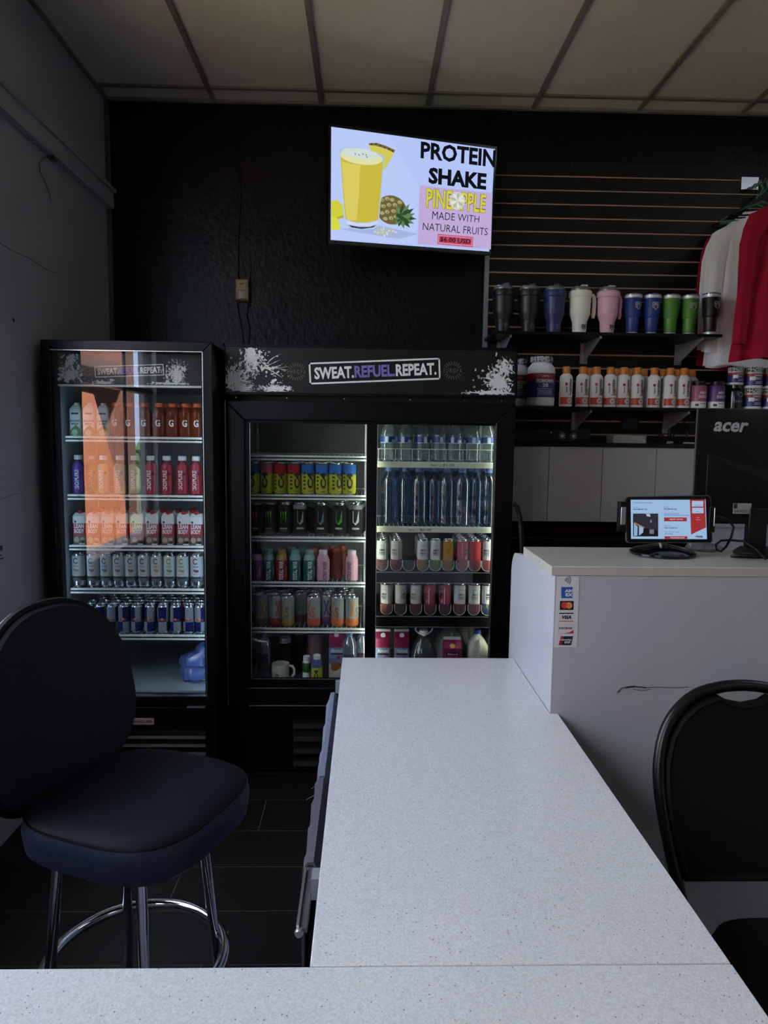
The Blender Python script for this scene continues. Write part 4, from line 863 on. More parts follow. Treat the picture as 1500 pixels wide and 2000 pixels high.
for (u, cm, key, lab, rz, ec) in ((981, kb, 'b', 'black handled travel mug at the left end of the tumbler shelf', -.5, gy), (1031, kb, 'b', 'black handled travel mug next to the navy one', -.35, gy), (1081, kn, 'n', 'navy blue travel mug with clear lid', -.8, gy), (1131, kw, 'w', 'cream white travel mug with handle on its right', -.0, ink), (1185, kp, 'p', 'pink travel mug with handle on its right', .25, ink)):
    y = 3.90; t = thing('travel_mug', lab, 'mug', (ax(u, 645, y), y, Z1), rz, 'handled travel mugs')
    obj('mug_body', M('m40'+key, mug40, cm), t); obj('lid', M('m40l'+key, mug40_lid, kb if key in 'bn' else cm), t)
    obj('handle', M('m40h'+key, mug40_h, cm), t, (0, 0, 0), (0, 0, 1.2-rz if key in 'bn' and u > 1000 else (.7-rz if key == 'b' else 0)))
    o = obj('emblem', M('m40e'+key, lambda: (lambda mb: (emblem(mb, lambda uu, v: tuple(Vector(cyl(.0388+.06*v, 0)(uu, v*1.0+.036))), .024, 0), mb)[1])(MB(ec))), t, (0, 0, 0), (0, 0, .42 - rz if key != 'w' else .36))
bright = mat('bright_steel', (228, 229, 232), .45, .55)
def tum(colm): return MB(bright, colm).lathe([(.027, 0), (.0295, .002), (.030, .014), (.0305, .015), (.0345, .090), (.037, .0925), (.0395, .098), (.0455, .190), (.0462, .191), (.047, .204), (.044, .205), (.043, .198), (.01, .197)], 32, [0, 0, 0, 1, 1, 1, 1, 0, 0, 0, 0, 0])
def tum_lid(): return MB(smoke_pl).lathe([(.045, .204), (.0455, .210), (.043, .212), (.01, .209)], 28).box(-.008, .008, -.03, -.01, .209, .216)
kg = kcol('green', (74, 132, 48)); kbl = kcol('blue', (22, 52, 124))
for (u, cm, key, lab, ea) in ((1234, kbl, 'bl', 'blue steel tumbler beside the pink travel mug', .35), (1271, kbl, 'bl', 'blue steel tumbler beside the green ones', .1), (1308, kg, 'g', 'green steel tumbler with its emblem turned aside', 1.15), (1345, kg, 'g', 'green steel tumbler with light emblem facing out', .05), (1386, kb, 'k', 'black steel tumbler at the right end of the shelf', .35)):
    y = 3.90 if u < 1380 else 3.848; t = thing('steel_tumbler', lab, 'tumbler', (ax(u, 645, y), y, Z1), 0, 'steel tumblers')
    obj('tumbler_body', M('tm'+key, tum, cm), t); obj('lid', M('tml', tum_lid), t)
    obj('emblem', M('tme', lambda: (lambda mb: (emblem(mb, lambda uu, v: cyl(.0448+.05*v, 0)(uu, v+.150), .034, 0), mb)[1])(MB(mat('emblem_silver', (176, 178, 182), .3, .3)))), t, (0, 0, 0), (0, 0, ea))
# supplements
sup_w = solid(222, 222, 220, 38); sup_r = solid(176, 60, 34); sup_c = solid(150, 120, 84); org = solid(196, 118, 40)
def lc_body(): return MB(sup_w).lathe([(.030, 0), (.034, .003), (.034, .150), (.0325, .160), (.021, .172), (.018, .175), (.018, .18)], 28, 0)
def lc_deco():
    R_ = .0347; f = cyl(R_, 0); mb = MB(ink, sup_r, sup_c, white_ink, solid(186, 186, 180))
    mb.patch(-.045, .045, .014, .050, f, 1, 14); mb.patch(.006, .045, .0145, .0495, cyl(R_+.0004, 0), 2, 8)
    mb.disc(.010, .032, .015, .015, cyl(R_+.0008, 0), 3, 20, .8); mb.disc(.010, .032, .010, .010, cyl(R_+.0009, 0), 3, 16, .62)
    mb.text('l-carnitine', .082, .015, cyl(R_+.0006, .104, .32, True), 0, .03); mb.text('liquid', .03, .010, cyl(R_+.0006, .090, -.22, True), 0, .03); mb.disc(-.010, .118, .007, .008, cyl(R_+.0005, 0), solid(150, 40, 30))
    mb.patch(.018, .022, .06, .14, f, 2, 1); return mb
def lc_cap(): return MB(org).lathe([(.0195, .172), (.020, .174), (.020, .208), (.018, .211)], 24)
lcx = [1104, 1136, 1163, 1190, 1216, 1242, 1275, 1306, 1333]; flv = [None, (120, 150, 60), (90, 120, 60), (180, 140, 60), (190, 110, 50), (170, 40, 60), None, (130, 160, 50), None]
for i, u in enumerate(lcx):
    t = thing('supplement_bottle', olabel('white supplement bottle with orange cap', i, 9, 'the front row'), 'bottle', (ax(u, 790, 3.87), 3.87, Z2), random.uniform(-.18, .18), 'orange-capped supplement bottles')
    obj('bottle_body', M('lcb', lc_body), t); obj('cap', M('lcc', lc_cap), t); obj('print', M('lcd', lc_deco), t)
    if flv[i]: obj('flavour_mark', M(('lcf', i), lambda: MB(solid(*flv[i])).disc(.024, .085, .008, .016, cyl(.0352, 0)).disc(.026, .07, .008, .010, cyl(.0354, 0))), t)
for i, u in enumerate((1150, 1203, 1228, 1255, 1293, 1322, 1348)):
    t = thing('supplement_bottle', blabel('white orange-capped bottle on the wall shelf', i, 0), 'bottle', (ax(u, 790, 3.955), 3.955, Z2), 0, 'orange-capped bottles behind')
    obj('bottle_body', M('lcb', None), t); obj('cap', M('lcc', None), t)
cardb = thing('price_card', 'small grey card standing behind the orange-capped bottles', 'card', (ax(1160, 745, 4.03), 4.03, Z2))
obj('card', BX(mat('grey_card', (86, 86, 90), .6), -.09, .07, 0, .003, 0, .165), cardb)
blob = speckled('ring_pattern', (176, 178, 178), (30, 30, 34), 90, 0, .4, .42)
jr, jb = solid(130, 22, 34), solid(34, 40, 110)
def bigjar(r, h, lidc):
    return lambda: MB(sup_w, jr, jb, lidc).lathe([(r*.88, 0), (r*.97, .006), (r, .02), (r, h*.17), (r*1.0, h*.18), (r*1.0, h*.50), (r, h*.66), (r, h*.68), (r*.95, h*.78), (r*.7, h*.87), (r*.68, h*.885)], 36, [0, 0, 0, 0, 2, 1, 0, 0, 0, 0]).lathe([(r*.78, h*.885), (r*.8, h*.89), (r*.8, h*.99), (r*.76, h)], 32, lidc)
def bigjar_d(r, h):
    def f():
        mb = MB(white_ink, jb); R_ = r*1.012
        mb.text('ISOMORPH', r*1.35, h*.07, cyl(R_, h*.505), 0, .03); mb.text('28', r*.42, h*.08, cyl(R_, h*.42), 0, .03); mb.text('PURE WHEY ISOLATE', r*1.2, h*.028, cyl(R_, h*.345), 0)
        for k in range(3): mb.patch(-r*.55, r*.55, h*(.30-.03*k), h*(.308-.03*k), cyl(R_, 0), 0, 8)
        mb.text('APS', r*.5, h*.03, cyl(R_, h*.60), 0); return mb
    return f
for (u, lab) in ((1017, 'white protein jar half hidden behind the display cooler corner'), (1055, 'large white protein jar with red and blue wrap on the lower shelf')):
    t = thing('protein_jar', lab, 'jar', (ax(u, 790, 3.90 if u > 1020 else 4.035)-(.03 if u < 1020 else 0), 3.90 if u > 1020 else 4.035, Z2), .1)
    obj('jar_body', M('bj', bigjar(.0735, .262, blob)), t); obj('lettering', M('bjd', bigjar_d(.0735, .262)), t)
def amj(cm):
    return lambda: MB(sup_w, cm, black_pl).lathe([(.038, 0), (.042, .003), (.042, .036), (.042, .112), (.038, .12)], 30, [0, 0, cm, cm]).lathe([(.033, .12), (.034, .123), (.034, .142), (.031, .145)], 28, black_pl)
for (u, c_, lab) in ((1363, (150, 80, 108), 'pink-labelled amino jar with black lid'), (1398, (84, 50, 110), 'purple-labelled amino jar with black lid')):
    t = thing('amino_jar', lab, 'jar', (ax(u, 790, 3.86), 3.86, Z2), .1)
    obj('jar_body', M('am'+str(u), amj(solid(*c_))), t)
    obj('lettering', M('amjd', lambda: MB(white_ink, ink).text('AMINO', .040, .016, cyl(.0428, .082, .1), 0, .02).text('ENERGY', .048, .016, cyl(.0428, .061, .1), 0, .02).patch(-.036, -.018, .012, .024, cyl(.0427, 0), 1, 4).patch(-.01, .03, .024, .027, cyl(.0427, 0), 1, 6)), t)
t = thing('supplement_tub', 'dark green-glinting supplement tub between amino jars and stacked tubs', 'jar', (ax(1434, 790, 3.87), 3.87, Z2))
obj('tub_body', MB(mat('dark_tub', (14, 22, 24), .15), solid(60, 130, 136)).lathe([(.038, 0), (.042, .004), (.042, .02), (.042, .09), (.038, .105), (.034, .11), (.034, .125)], 30, 0), t)
obj('lettering', MB(solid(90, 120, 130)).text('CHAIN', .05, .014, cyl(.0428, .04), 0, .02).disc(.012, .075, .016, .013, cyl(.0428, 0), 0, 18, .7), t)
def smalltub(): return MB(sup_w, jr, jb, blob).lathe([(.044, 0), (.047, .003), (.047, .014), (.047, .060), (.047, .076), (.045, .082)], 32, [0, 0, 2, 1, 0]).lathe([(.048, .082), (.0485, .084), (.0485, .106), (.046, .109)], 32, blob)
def smalltub_d(): return MB(white_ink, sup_w, jb).text('CHAINED', .045, .011, cyl(.0477, .066, .1), 0, .02).text('REACT', .034, .012, cyl(.0477, .050, .1), 0, .02).patch(-.04, -.012, .04, .06, cyl(.0478, 0), 1, 5).patch(-.01, .03, .024, .027, cyl(.0477, 0), 0, 5).patch(-.01, .03, .032, .034, cyl(.0477, 0), 0, 5)
for (u, z, lab) in ((1434, Z2+.127, 'small red and blue wrapped tub sitting on the dark tub'), (1468, Z2, 'white, red and blue tub at the bottom of the nearer stack'), (1468, Z2+.110, 'white, red and blue tub on top of the nearer stack'), (1505, Z2, 'white, red and blue tub low at the frame edge'), (1505, Z2+.110, 'white, red and blue tub high at the frame edge')):
    k = .84 if u == 1434 else 1
    t = thing('supplement_tub', lab, 'jar', (ax(u, 790, 3.87), 3.87, z), random.uniform(-.3, .2), 'red and blue wrapped tubs'); t.scale = (k, k, k)
    obj('tub_body', M('stub', smalltub), t); obj('lettering', M('stubd', smalltub_d), t)

# ================================================================== hanging shirts
fab_r = mat('red_knit', (140, 20, 44), .9, spec=.15, bump=(300, .2, .001)); fab_w = mat('white_knit', (236, 237, 244), .9, spec=.15, bump=(300, .2, .001))
AXX, AZ = 2.125, 2.985
arm = thing('clothes_rail', 'steel wall arm on the slatwall holding the shirt hangers', 'rail', (AXX, YW-.034, AZ+.02))
obj('plate', BX(steel, -.075, .02, -.006, 0, -.01, .055), arm); obj('rod', BX(steel, -.006, .006, -.52, -.004, -.0, .012), arm); obj('hook_tip', BX(steel, -.006, .006, -.525, -.515, 0, .03), arm)
def shirt_body(seed, hem_w=.27, amp=.3):
    rnd = random.Random(seed); ph = [rnd.uniform(0, 6) for _ in range(5)]; n = 72; mb = MB(fab_r); rings = []
    for k in range(25):
        q = k/24; z = q*.80
        hw = hem_w-(hem_w-.215)*min(1, q*1.25)
        if z > .70: e = (z-.70)/.10; hw = .215*(1-e*.62)
        dp = (.010+.028*(amp-.3)/.7)*(1-.35*q) if z < .72 else (.010+.016*(amp-.3)/.7)*(1-(z-.72)/.14)
        ring = []
        for j in range(n):
            a = 2*pi*j/n; cx = math.cos(a); x = hw*(abs(cx)**.85)*(1 if cx >= 0 else -1)
            fold = (1-q*.75)*(.012*math.sin(9*x/hw+ph[0])+.009*math.sin(17*x/hw+ph[1]+q*2)+.005*math.sin(29*x/hw+ph[2]))
            fold *= amp
            if z > .7: fold *= .3
            ring.append((x, dp*math.sin(a)+fold, z-(.0 if k else .012*math.sin(5*x/hw+ph[3]))))
        rings.append(ring)
    return mb.loft(rings, 0, (False, False))
def shirt_sleeve(side, seed, amp=.3):
    rnd = random.Random(seed); mb = MB(fab_r); rings = []
    for k in range(19):
        q = k/18; z = .735-q*.66; x = side*(.165+.07*min(1, q*4)+.022*q); w = .050-.018*q+(.01 if q < .2 else 0); d = (.022+.006*math.sin(q*11+seed))*(.35+.65*(amp-.3)/.7)
        rings.append([(x+w*math.cos(a)*(1+.10*math.sin(3*a+q*7+seed)), -.03*(amp-.3)+d*math.sin(a)*(1+.2*math.sin(4*a+seed))-.012*math.sin(q*5)*(amp-.3), z-(.03*math.cos(a)*side if k == 0 else 0)) for a in [2*pi*j/20 for j in range(20)]])
    return mb.loft(rings, 0)
def collar(): return MB(fab_r).lathe([(.075, .775), (.082, .79), (.078, .808), (.07, .812), (.066, .80)], 28, 0, (0, 0, 0), (False, False), 1, .2)
hg = mat('green_plastic', (58, 120, 104), .35); hb_ = mat('black_hanger', (16, 16, 18), .35)
def hanger(m):
    pts = [(.018, 0, .14), (.03, 0, .155), (.024, 0, .178), (0, 0, .186), (-.024, 0, .176), (-.028, 0, .158)]
    mb = MB(m).tube([(0, 0, .07), (0, 0, .115), (.012, 0, .128), (.026, 0, .142), (.03, 0, .158), (.022, 0, .176), (0, 0, .184), (-.02, 0, .178), (-.028, 0, .16)], .0042, 8)
    return mb.tube([(-.2, 0, -.02), (-.11, 0, .035), (0, 0, .075), (.11, 0, .035), (.2, 0, -.02), (.19, 0, -.03), (0, 0, -.022), (-.19, 0, -.03)], .0048, 8, 0, True)
for k, (y, m, hm, lab, dz, rz, hem) in enumerate(((4.080, fab_r, hg, 'dark red long-sleeve shirt furthest back, next to the slatwall', -.01, .0, .27), (4.030, fab_w, hg, 'white long-sleeve shirt hanging just before the rear red one', .02, -.01, .25),
        (3.980, fab_w, hb_, 'white long-sleeve shirt in the middle of the rack', -.01, .01, .26), (3.93, fab_w, hb_, 'white long-sleeve shirt hanging just behind the front red one', -.03, -.01, .27), (3.66, fab_r, hb_, 'red long-sleeve shirt hanging at the front of the rack', -.015, .04, .30))):
    z0 = AZ-.185; t = thing('hanger', ('green plastic hanger holding the rear red shirt', 'green plastic hanger holding the rearmost white shirt', 'black hanger holding the middle white shirt', 'black hanger holding the front white shirt', 'black hanger holding the front red shirt')[k], 'hanger', (AXX, y, z0+.032), rz)
    obj('frame', M('hang'+hm.name, hanger, hm), t)
    t = thing('shirt', lab, 'shirt', (AXX-.02, y, z0-.80+.028+dz*.5), rz, 'long-sleeve shirts on the display arm')
    parts = [('torso', ('sb', k), lambda: shirt_body(k+3, hem, 1 if k == 4 else .3)), ('sleeve', ('sl', k), lambda: shirt_sleeve(-1, k, 1 if k == 4 else .3)), ('sleeve', ('sr', k), lambda: shirt_sleeve(1, k+9, 1 if k == 4 else .3)), ('collar', ('sc', m.name), collar)]
    for nme, key, fn in parts:
        me = M(key, fn)
        if me.materials[0] != m: me.materials[0] = m
        obj(nme, me, t)

# ================================================================== television
TVW = .893; tvh = TVW*9/16; rr_ = math.radians
ta, tt, tr_ = rr_(21.84), rr_(7.66), rr_(2.58)
ux = Vector((math.cos(ta), math.sin(ta), 0)); nn = Vector((math.sin(ta), -math.cos(ta), 0)); uz = nn*math.sin(tt)+Vector((0, 0, 1))*math.cos(tt)
u2 = ux*math.cos(tr_)+uz*math.sin(tr_); z2 = -ux*math.sin(tr_)+uz*math.cos(tr_); y2 = z2.cross(u2)
tc_ = Vector((0, 0, HC))+(Vector((.248, 3.994, 2.901))-Vector((0, 0, 1.62)))*(TVW/.94)
tv = thing('television', 'wall-mounted television tilted down, showing a yellow shake advert', 'television')
TM = Matrix(((u2.x, y2.x, z2.x, tc_.x), (u2.y, y2.y, z2.y, tc_.y), (u2.z, y2.z, z2.z, tc_.z), (0, 0, 0, 1))); tv.matrix_world = TM
b = .012
obj('casing', BX(black_pl, -TVW/2-b, TVW/2+b, .004, .035, -tvh/2-b-.006, tvh/2+b), tv, bev=.003)
obj('bezel', MB(black_gloss).box(-TVW/2-b, -TVW/2, -.004, .006, -tvh/2-b-.006, tvh/2+b).box(TVW/2, TVW/2+b, -.004, .006, -tvh/2-b-.006, tvh/2+b).box(-TVW/2, TVW/2, -.004, .006, tvh/2, tvh/2+b).box(-TVW/2, TVW/2, -.004, .006, -tvh/2-b-.006, -tvh/2), tv)
obj('rear_housing', BX(black_pl, -.25, .25, .035, .07, -.2, .12), tv, bev=.01)
Ti = TM.inverted()
def tvp(zx, zy):
    u, v = 620+zx/4.054, 230+zy/4.054; a = Ti.to_3x3() @ ray(u, v); o = Ti @ Vector((0, 0, HC)); t = -o.y/a.y; return ((o+a*t).x, (o+a*t).z)
scr = obj('screen', BX(glow(178, 196, 246), -TVW/2, TVW/2, 0, .003, -tvh/2, tvh/2), tv)
_ly = [0]
def layer(name, m, pts=None, txt=None, bold=.0, mb=None):
    _ly[0] -= .00022
    if pts is not None: mb = MB(m).poly([(x, _ly[0], z) for x, z in [tvp(*p) for p in pts]])
    if txt is not None:
        s_, q = txt; P = [Vector((x, _ly[0], z)) for x, z in [tvp(*p) for p in q]]   # corners TL TR BR BL
        def f(u, v):
            u += .5; v += .5; return tuple((P[3]*(1-u)+P[2]*u)*(1-v)+(P[0]*(1-u)+P[1]*u)*v)
        mb = MB(m).text(s_, 1, 1, f, 0, bold)
    return obj(name, mb, scr)
def ell(cx, cy, rx, ry, rot=0, n=28): return [(cx+rx*math.cos(a)*math.cos(rot)-ry*math.sin(a)*math.sin(rot), cy+rx*math.cos(a)*math.sin(rot)+ry*math.sin(a)*math.cos(rot)) for a in [-2*pi*i/n for i in range(n)]]
layer('picture_area', glow(184, 201, 247), [(108, 72), (560, 130), (800, 540), (780, 998), (108, 965)][::-1])
layer('picture_shadow', glow(164, 178, 224), [(180, 880), (470, 850), (800, 920), (640, 960), (300, 905)])
layer('pineapple_chunk', glow(206, 206, 60), [(108, 660), (150, 650), (200, 690), (208, 790), (170, 800), (108, 790)])
layer('pineapple_chunk', glow(186, 178, 40), [(108, 800), (205, 770), (208, 792), (170, 802)])
layer('pineapple_chunk', glow(216, 216, 70), [(108, 780), (150, 790), (180, 840), (176, 888), (108, 888)])
pine = glow(104, 96, 58)
layer('pineapple', pine, ell(585, 730, 125, 112, .55))
for (cx, cy) in [(510, 650), (550, 640), (590, 650), (520, 700), (565, 690), (612, 690), (650, 670), (510, 755), (550, 745), (600, 740), (640, 730), (535, 800), (580, 795), (620, 785)]:
    layer('pineapple_scale', glow(168, 160, 110), ell(cx, cy, 20, 15, .3, 8)); 
for (cx, cy) in [(515, 655), (553, 646), (523, 706), (568, 696), (613, 697), (552, 750), (602, 745), (583, 800), (640, 736)]: layer('pineapple_scale', glow(70, 56, 40), ell(cx, cy, 6, 4, .3, 6))
g1, g2 = glow(46, 74, 44), glow(96, 132, 84)
for i, (a, l) in enumerate(((-1.9, 120), (-1.4, 130), (-1.0, 150), (-.6, 150), (-.25, 140), (.1, 150), (.45, 140), (.85, 130), (1.3, 110), (1.8, 90), (2.2, 90), (-.8, 110), (-.1, 110), (.6, 105))):
    cx, cy = 655, 790; dx, dy = math.cos(a), math.sin(a)
    layer('leaf', g1 if i % 2 else g2, [(cx-dy*14-dx*40, cy+dx*14-dy*40), (cx+dx*l*.5-dy*16, cy+dy*l*.5+dx*16), (cx+dx*l*.85, cy+dy*l*.85), (cx+dx*l*.5+dy*16, cy+dy*l*.5-dx*16), (cx+dy*14-dx*40, cy-dx*14-dy*40)])
for i in range(22):
    a = i*2.4; r_ = (i/22)**.5; layer('oat_flake', glow(214, 216, 190) if i % 2 else glow(186, 186, 140), ell(525+r_*88*math.cos(a), 905+r_*32*math.sin(a), 13, 6, a, 8))
layer('wedge', glow(206, 200, 90), [(397, 212), (440, 206), (520, 226), (600, 268), (580, 320), (512, 432), (505, 300), (430, 330)])
layer('wedge_rind', glow(120, 104, 60), [(397, 206), (460, 204), (540, 230), (606, 262), (596, 282), (530, 250), (450, 226), (400, 222)])
for (cx, cy) in ((420, 214), (455, 214), (490, 224), (522, 240), (555, 252), (585, 268)): layer('rind_spot', glow(60, 40, 34), ell(cx, cy, 9, 5, .3, 8))
layer('glass', glow(176, 196, 226), [(166, 250), (200, 240), (300, 238), (420, 268), (518, 310), (500, 560), (474, 862), (430, 884), (330, 892), (250, 880), (215, 850), (190, 560)])
layer('juice', glow(200, 184, 62), [(174, 320), (250, 350), (350, 370), (440, 372), (508, 352), (492, 560), (470, 812), (380, 834), (280, 828), (212, 800), (190, 560)])
layer('juice_light', glow(216, 202, 96), [(182, 350), (260, 372), (330, 380), (320, 600), (300, 818), (240, 812), (218, 790), (196, 560)])
layer('foam', glow(222, 222, 168), ell(338, 318, 168, 58, .14))
layer('foam_top', glow(206, 218, 214), ell(330, 290, 150, 40, .14))
for p in ((290, 292), (320, 300), (350, 294), (375, 300), (380, 316)): layer('foam_seed', glow(120, 110, 50), ell(*p, 8, 4, .8, 6))
layer('glass_foot', glow(206, 214, 236), [(214, 815), (300, 838), (400, 838), (470, 818), (468, 842), (400, 862), (300, 862), (220, 845)])
layer('glass_foot_shadow', glow(52, 60, 78), [(235, 852), (320, 868), (400, 868), (455, 852), (430, 872), (340, 884), (260, 872)])
layer('pink_panel', glow(190, 168, 214), [(798, 540), (1372, 600), (1358, 1045), (782, 1003)][::-1])
tk = glow(12, 12, 20)
layer('lettering', tk, None, ('PROTEIN', [(806, 192), (1400, 262), (1392, 402), (803, 328)]), .035)
layer('lettering', tk, None, ('SHAKE', [(868, 396), (1326, 446), (1320, 577), (864, 526)]), .045)
layer('lettering', glow(120, 116, 20), None, ('PINEAPPLE', [(850, 560), (1324, 612), (1314, 760), (846, 716)]), .045)
layer('lettering', glow(212, 206, 64), None, ('PINEAPPLE', [(852, 563), (1322, 615), (1312, 757), (848, 713)]), .012)
layer('blossom', glow(206, 206, 196), ell(1092, 662, 60, 72)); 
for k in range(9): layer('blossom_petal', glow(176, 180, 160) if k % 2 else glow(224, 224, 216), ell(1092+34*math.cos(k*.7), 662+40*math.sin(k*.7), 24, 10, k*.7, 10))
layer('lettering', tk, None, ('MADE WITH', [(896, 744), (1266, 782), (1262, 834), (892, 806)]), -.005)
layer('lettering', tk, None, ('NATURAL FRUITS', [(822, 834), (1332, 878), (1328, 936), (818, 892)]), -.005)
layer('price_box', glow(196, 60, 90), [(938, 924), (1216, 948), (1212, 1028), (934, 1004)][::-1]); layer('price_box_line', glow(206, 170, 208), [(944, 932), (1210, 955), (1206, 1020), (940, 998)][::-1]); layer('price_box_fill', glow(184, 66, 92), [(948, 938), (1206, 960), (1202, 1014), (944, 992)][::-1])
layer('lettering', glow(28, 12, 20), None, ('$6.00 USD', [(956, 946), (1196, 966), (1194, 1008), (952, 986)]), .02)
obj('screen_edge', MB(glow(150, 190, 230)).box(TVW/2-.004, TVW/2, -.02*0-.0035, .001, -tvh/2, tvh/2), scr)
mt = obj('wall_mount', BX(black_matte, -.12, .12, .07, .095, -.12, .1), tv)
tb = thing('tv_bracket', 'black swivel bracket fixing the television to the dark wall', 'bracket', (.28, YW, 2.80))
obj('wall_plate', BX(black_matte, -.09, .09, -.012, 0, -.12, .12), tb); obj('swivel_arm', BX(black_matte, -.03, .03, -.20, -.012, -.03, .03), tb)

# ================================================================== wall cabinet with things on top
lam = mat('white_laminate', (152, 152, 151), .45); lam2 = mat('counter_laminate', (172, 175, 186), .38, spec=.45)
cb = thing('wall_cabinet', 'grey-white wall cabinet with flat doors to the right of the wide cooler', 'cabinet', (0, 0, 0))
obj('carcass', BX(black_matte, .70, 2.4, 3.84, 4.11, 1.18, 1.578), cb)
for (x0, x1) in ((.705, .9655), (.9685, 1.2505), (1.2535, 1.5375), (1.5405, 1.825), (1.828, 2.1), (2.103, 2.39)): obj('door', BX(lam, x0, x1, 3.82, 3.838, 1.181, 1.577), cb, bev=.001)
obj('top_board', BX(shelf_m, .695, 2.4, 3.81, 4.11, 1.5785, 1.598), cb)
t = thing('wifi_router', 'small white router lying on top of the wall cabinet', 'router', (1.42, 3.95, 1.600))
obj('case', MB(mat('router_white', (150, 150, 150), .4)).loft([rrect(.19, .12, .02, z) for z in (0, .006, .034, .04)], 0), t); obj('foot', BX(ink, -.03, .03, -.05, .05, -.001, .002), t)
t = thing('network_recorder', 'black box with two fan grilles on the cabinet left of the router', 'recorder', (.98, 3.95, 1.600))
obj('case', BX(black_pl, -.21, .21, -.1, .12, 0, .065), t, bev=.004)
for x in (.06, .12): obj('fan_grille', (lambda mb: ([mb.tube([(x, -.102, .034), (x+.02*math.cos(a), -.102, .034+.02*math.sin(a))], .0012, 5) for a in [i*pi/5 for i in range(10)]], mb)[1])(MB(steel)), t)
obj('indicator', BX(glow(150, 170, 160), .0, .003, -.102, -.1, .05, .053), t)
t = thing('cable_bundle', 'loose black cables and a coil on the cabinet by the monitor edge', 'cable', (1.70, 3.93, 1.600))
obj('coil', MB(black_pl).tube([(.05*math.cos(a), -.02+.003*a, .052+.045*math.sin(a)) for a in [i*.35 for i in range(54)]], .0035, 6), t)
obj('cable', MB(black_pl).tube([(-.16, 0, .004), (-.1, .0, .05), (-.04, .02, .02), (.03, .02, .1), (.06, .02, .18), (.04, .05, .2)], .004, 6).tube([(.1, 0, .004), (.09, -.02, .09), (.06, -.01, .17), (.03, .0, .2)], .004, 6), t)
obj('plug', MB(brk_m).box(-.08, -.05, -.05, -.03, 0, .012).box(.0, .06, -.06, -.05, 0, .008), t)
t = thing('power_adapter', 'dark power adapter hanging under the lower shelf above the router', 'adapter', (1.49, YW-.06, 1.70))
obj('adapter_body', BX(black_pl, -.05, .04, -.02, .025, -.035, .04), t, bev=.006); obj('prong', BX(steel, -.01, .01, .02, .027, -.01, .01), t)
bc = thing('back_counter', 'black back counter along the wall under the wall cabinet', 'counter', (0, 0, 0))
obj('base', BX(black_matte, .71, 2.6, 3.55, 4.11, 0, 1.10), bc); obj('worktop', BX(black_gloss, .70, 2.6, 3.52, 4.12, 1.102, 1.13), bc, bev=.002)
for k in range(5): obj('door', BX(black_paint, .715+.375*k, .715+.375*k+.37, 3.535, 3.549, .08, 1.09), bc)
t = thing('hose', 'black hose curving down between the wide cooler and the raised counter', 'hose', (.78, 3.30, .4))
obj('tube', MB(black_pl).tube([at(1003, 984, 3.25)-Vector((.78, 3.30, .4)), at(1010, 990, 3.25)-Vector((.78, 3.30, .4)), at(1016, 1010, 3.25)-Vector((.78, 3.30, .4)), at(1018, 1040, 3.25)-Vector((.78, 3.30, .4)), at(1019, 1075, 3.25)-Vector((.78, 3.30, .4)), (.02, 0, .2), (.02, 0, -.4)], .011, 10), t)
obj('bracket', BX(black_pl, -.02, .03, -.02, .02, -.4, -.385), t)

# ================================================================== raised counter
rc = thing('raised_counter', 'raised white reception counter to the right of the low desk', 'counter', (0, 0, 0))
obj('front_panel', BX(lam2, .588, 3.4, 2.195, 2.214, 0, 1.199), rc)
pts = [(2.2145, .0), (2.86, .0), (2.86, 1.08)]+[(2.78+.08*math.cos(a), 1.08+.095*math.sin(a)) for a in [pi/2*i/8 for i in range(1, 9)]]+[(2.66, 1.187), (2.595, 1.199), (2.2145, 1.199)]
obj('end_panel', MB(lam2).loft([[(x, y, z) for y, z in pts] for x in (.6065, .588)], 0), rc)
obj('worktop', BX(mat('counter_top', (178, 176, 170), .3, var=(60, .04)), .575, 3.4, 2.193, 2.594, 1.200, 1.2285), rc, bev=.0015)
obj('back_panel', MB(lam2).box(1.21, 3.4, 2.64, 2.66, .0, 1.30).box(1.205, 3.4, 2.636, 2.664, 1.301, 1.322), rc)
obj('inner_shelf', BX(lam2, .61, 3.4, 2.22, 2.6, .70, .72), rc)
sc = lambda u, v: at(u, v, 2.1945)
scuff = MB(ink)
for pts_, w_ in (([(1206, 1352), (1214, 1344), (1228, 1341), (1240, 1340)], .0014), ([(1222, 1343), (1240, 1341), (1262, 1343)], .0022), ([(1262, 1343), (1285, 1342), (1318, 1343), (1345, 1342)], .0008), ([(1236, 1346), (1256, 1349), (1270, 1346)], .0009), ([(1205, 1353), (1211, 1350)], .001)):
    scuff.tube([sc(*p) for p in pts_], w_, 5)
obj('scuff_mark', scuff, rc)
# card sticker strip
q0, q1, q2_, q3 = sc(1088, 1126), sc(1131, 1126), sc(1127, 1264), sc(1082, 1264)
stk = thing('card_sticker', 'white strip of payment-card stickers on the raised counter corner', 'sticker', (q3.x, 2.1945, q3.z))
o_ = Vector((q3.x, 2.1945, q3.z)); YY = [-.0006]
def sp(zx, zy): p = at(1060+zx/11.76, 1110+zy/11.76, 2.1945)-o_; return (p.x, p.z)
def sq(m, pts, mb): YY[0] -= .00003; return mb.poly([(x, YY[0], z) for x, z in [sp(*p) for p in pts]], m)
obj('backing', MB(mat('sticker_white', (206, 208, 214), .35)).prism([(q3.x-o_.x, 0), (q2_.x-o_.x, 0), (q1.x-o_.x, q1.z-o_.z), (q0.x-o_.x, q0.z-o_.z)], -.0005, 0), stk)
blue_, navy_, mred, morg, gold_ = solid(28, 84, 170), solid(18, 24, 60), solid(200, 50, 50), solid(216, 130, 80), solid(196, 130, 70)
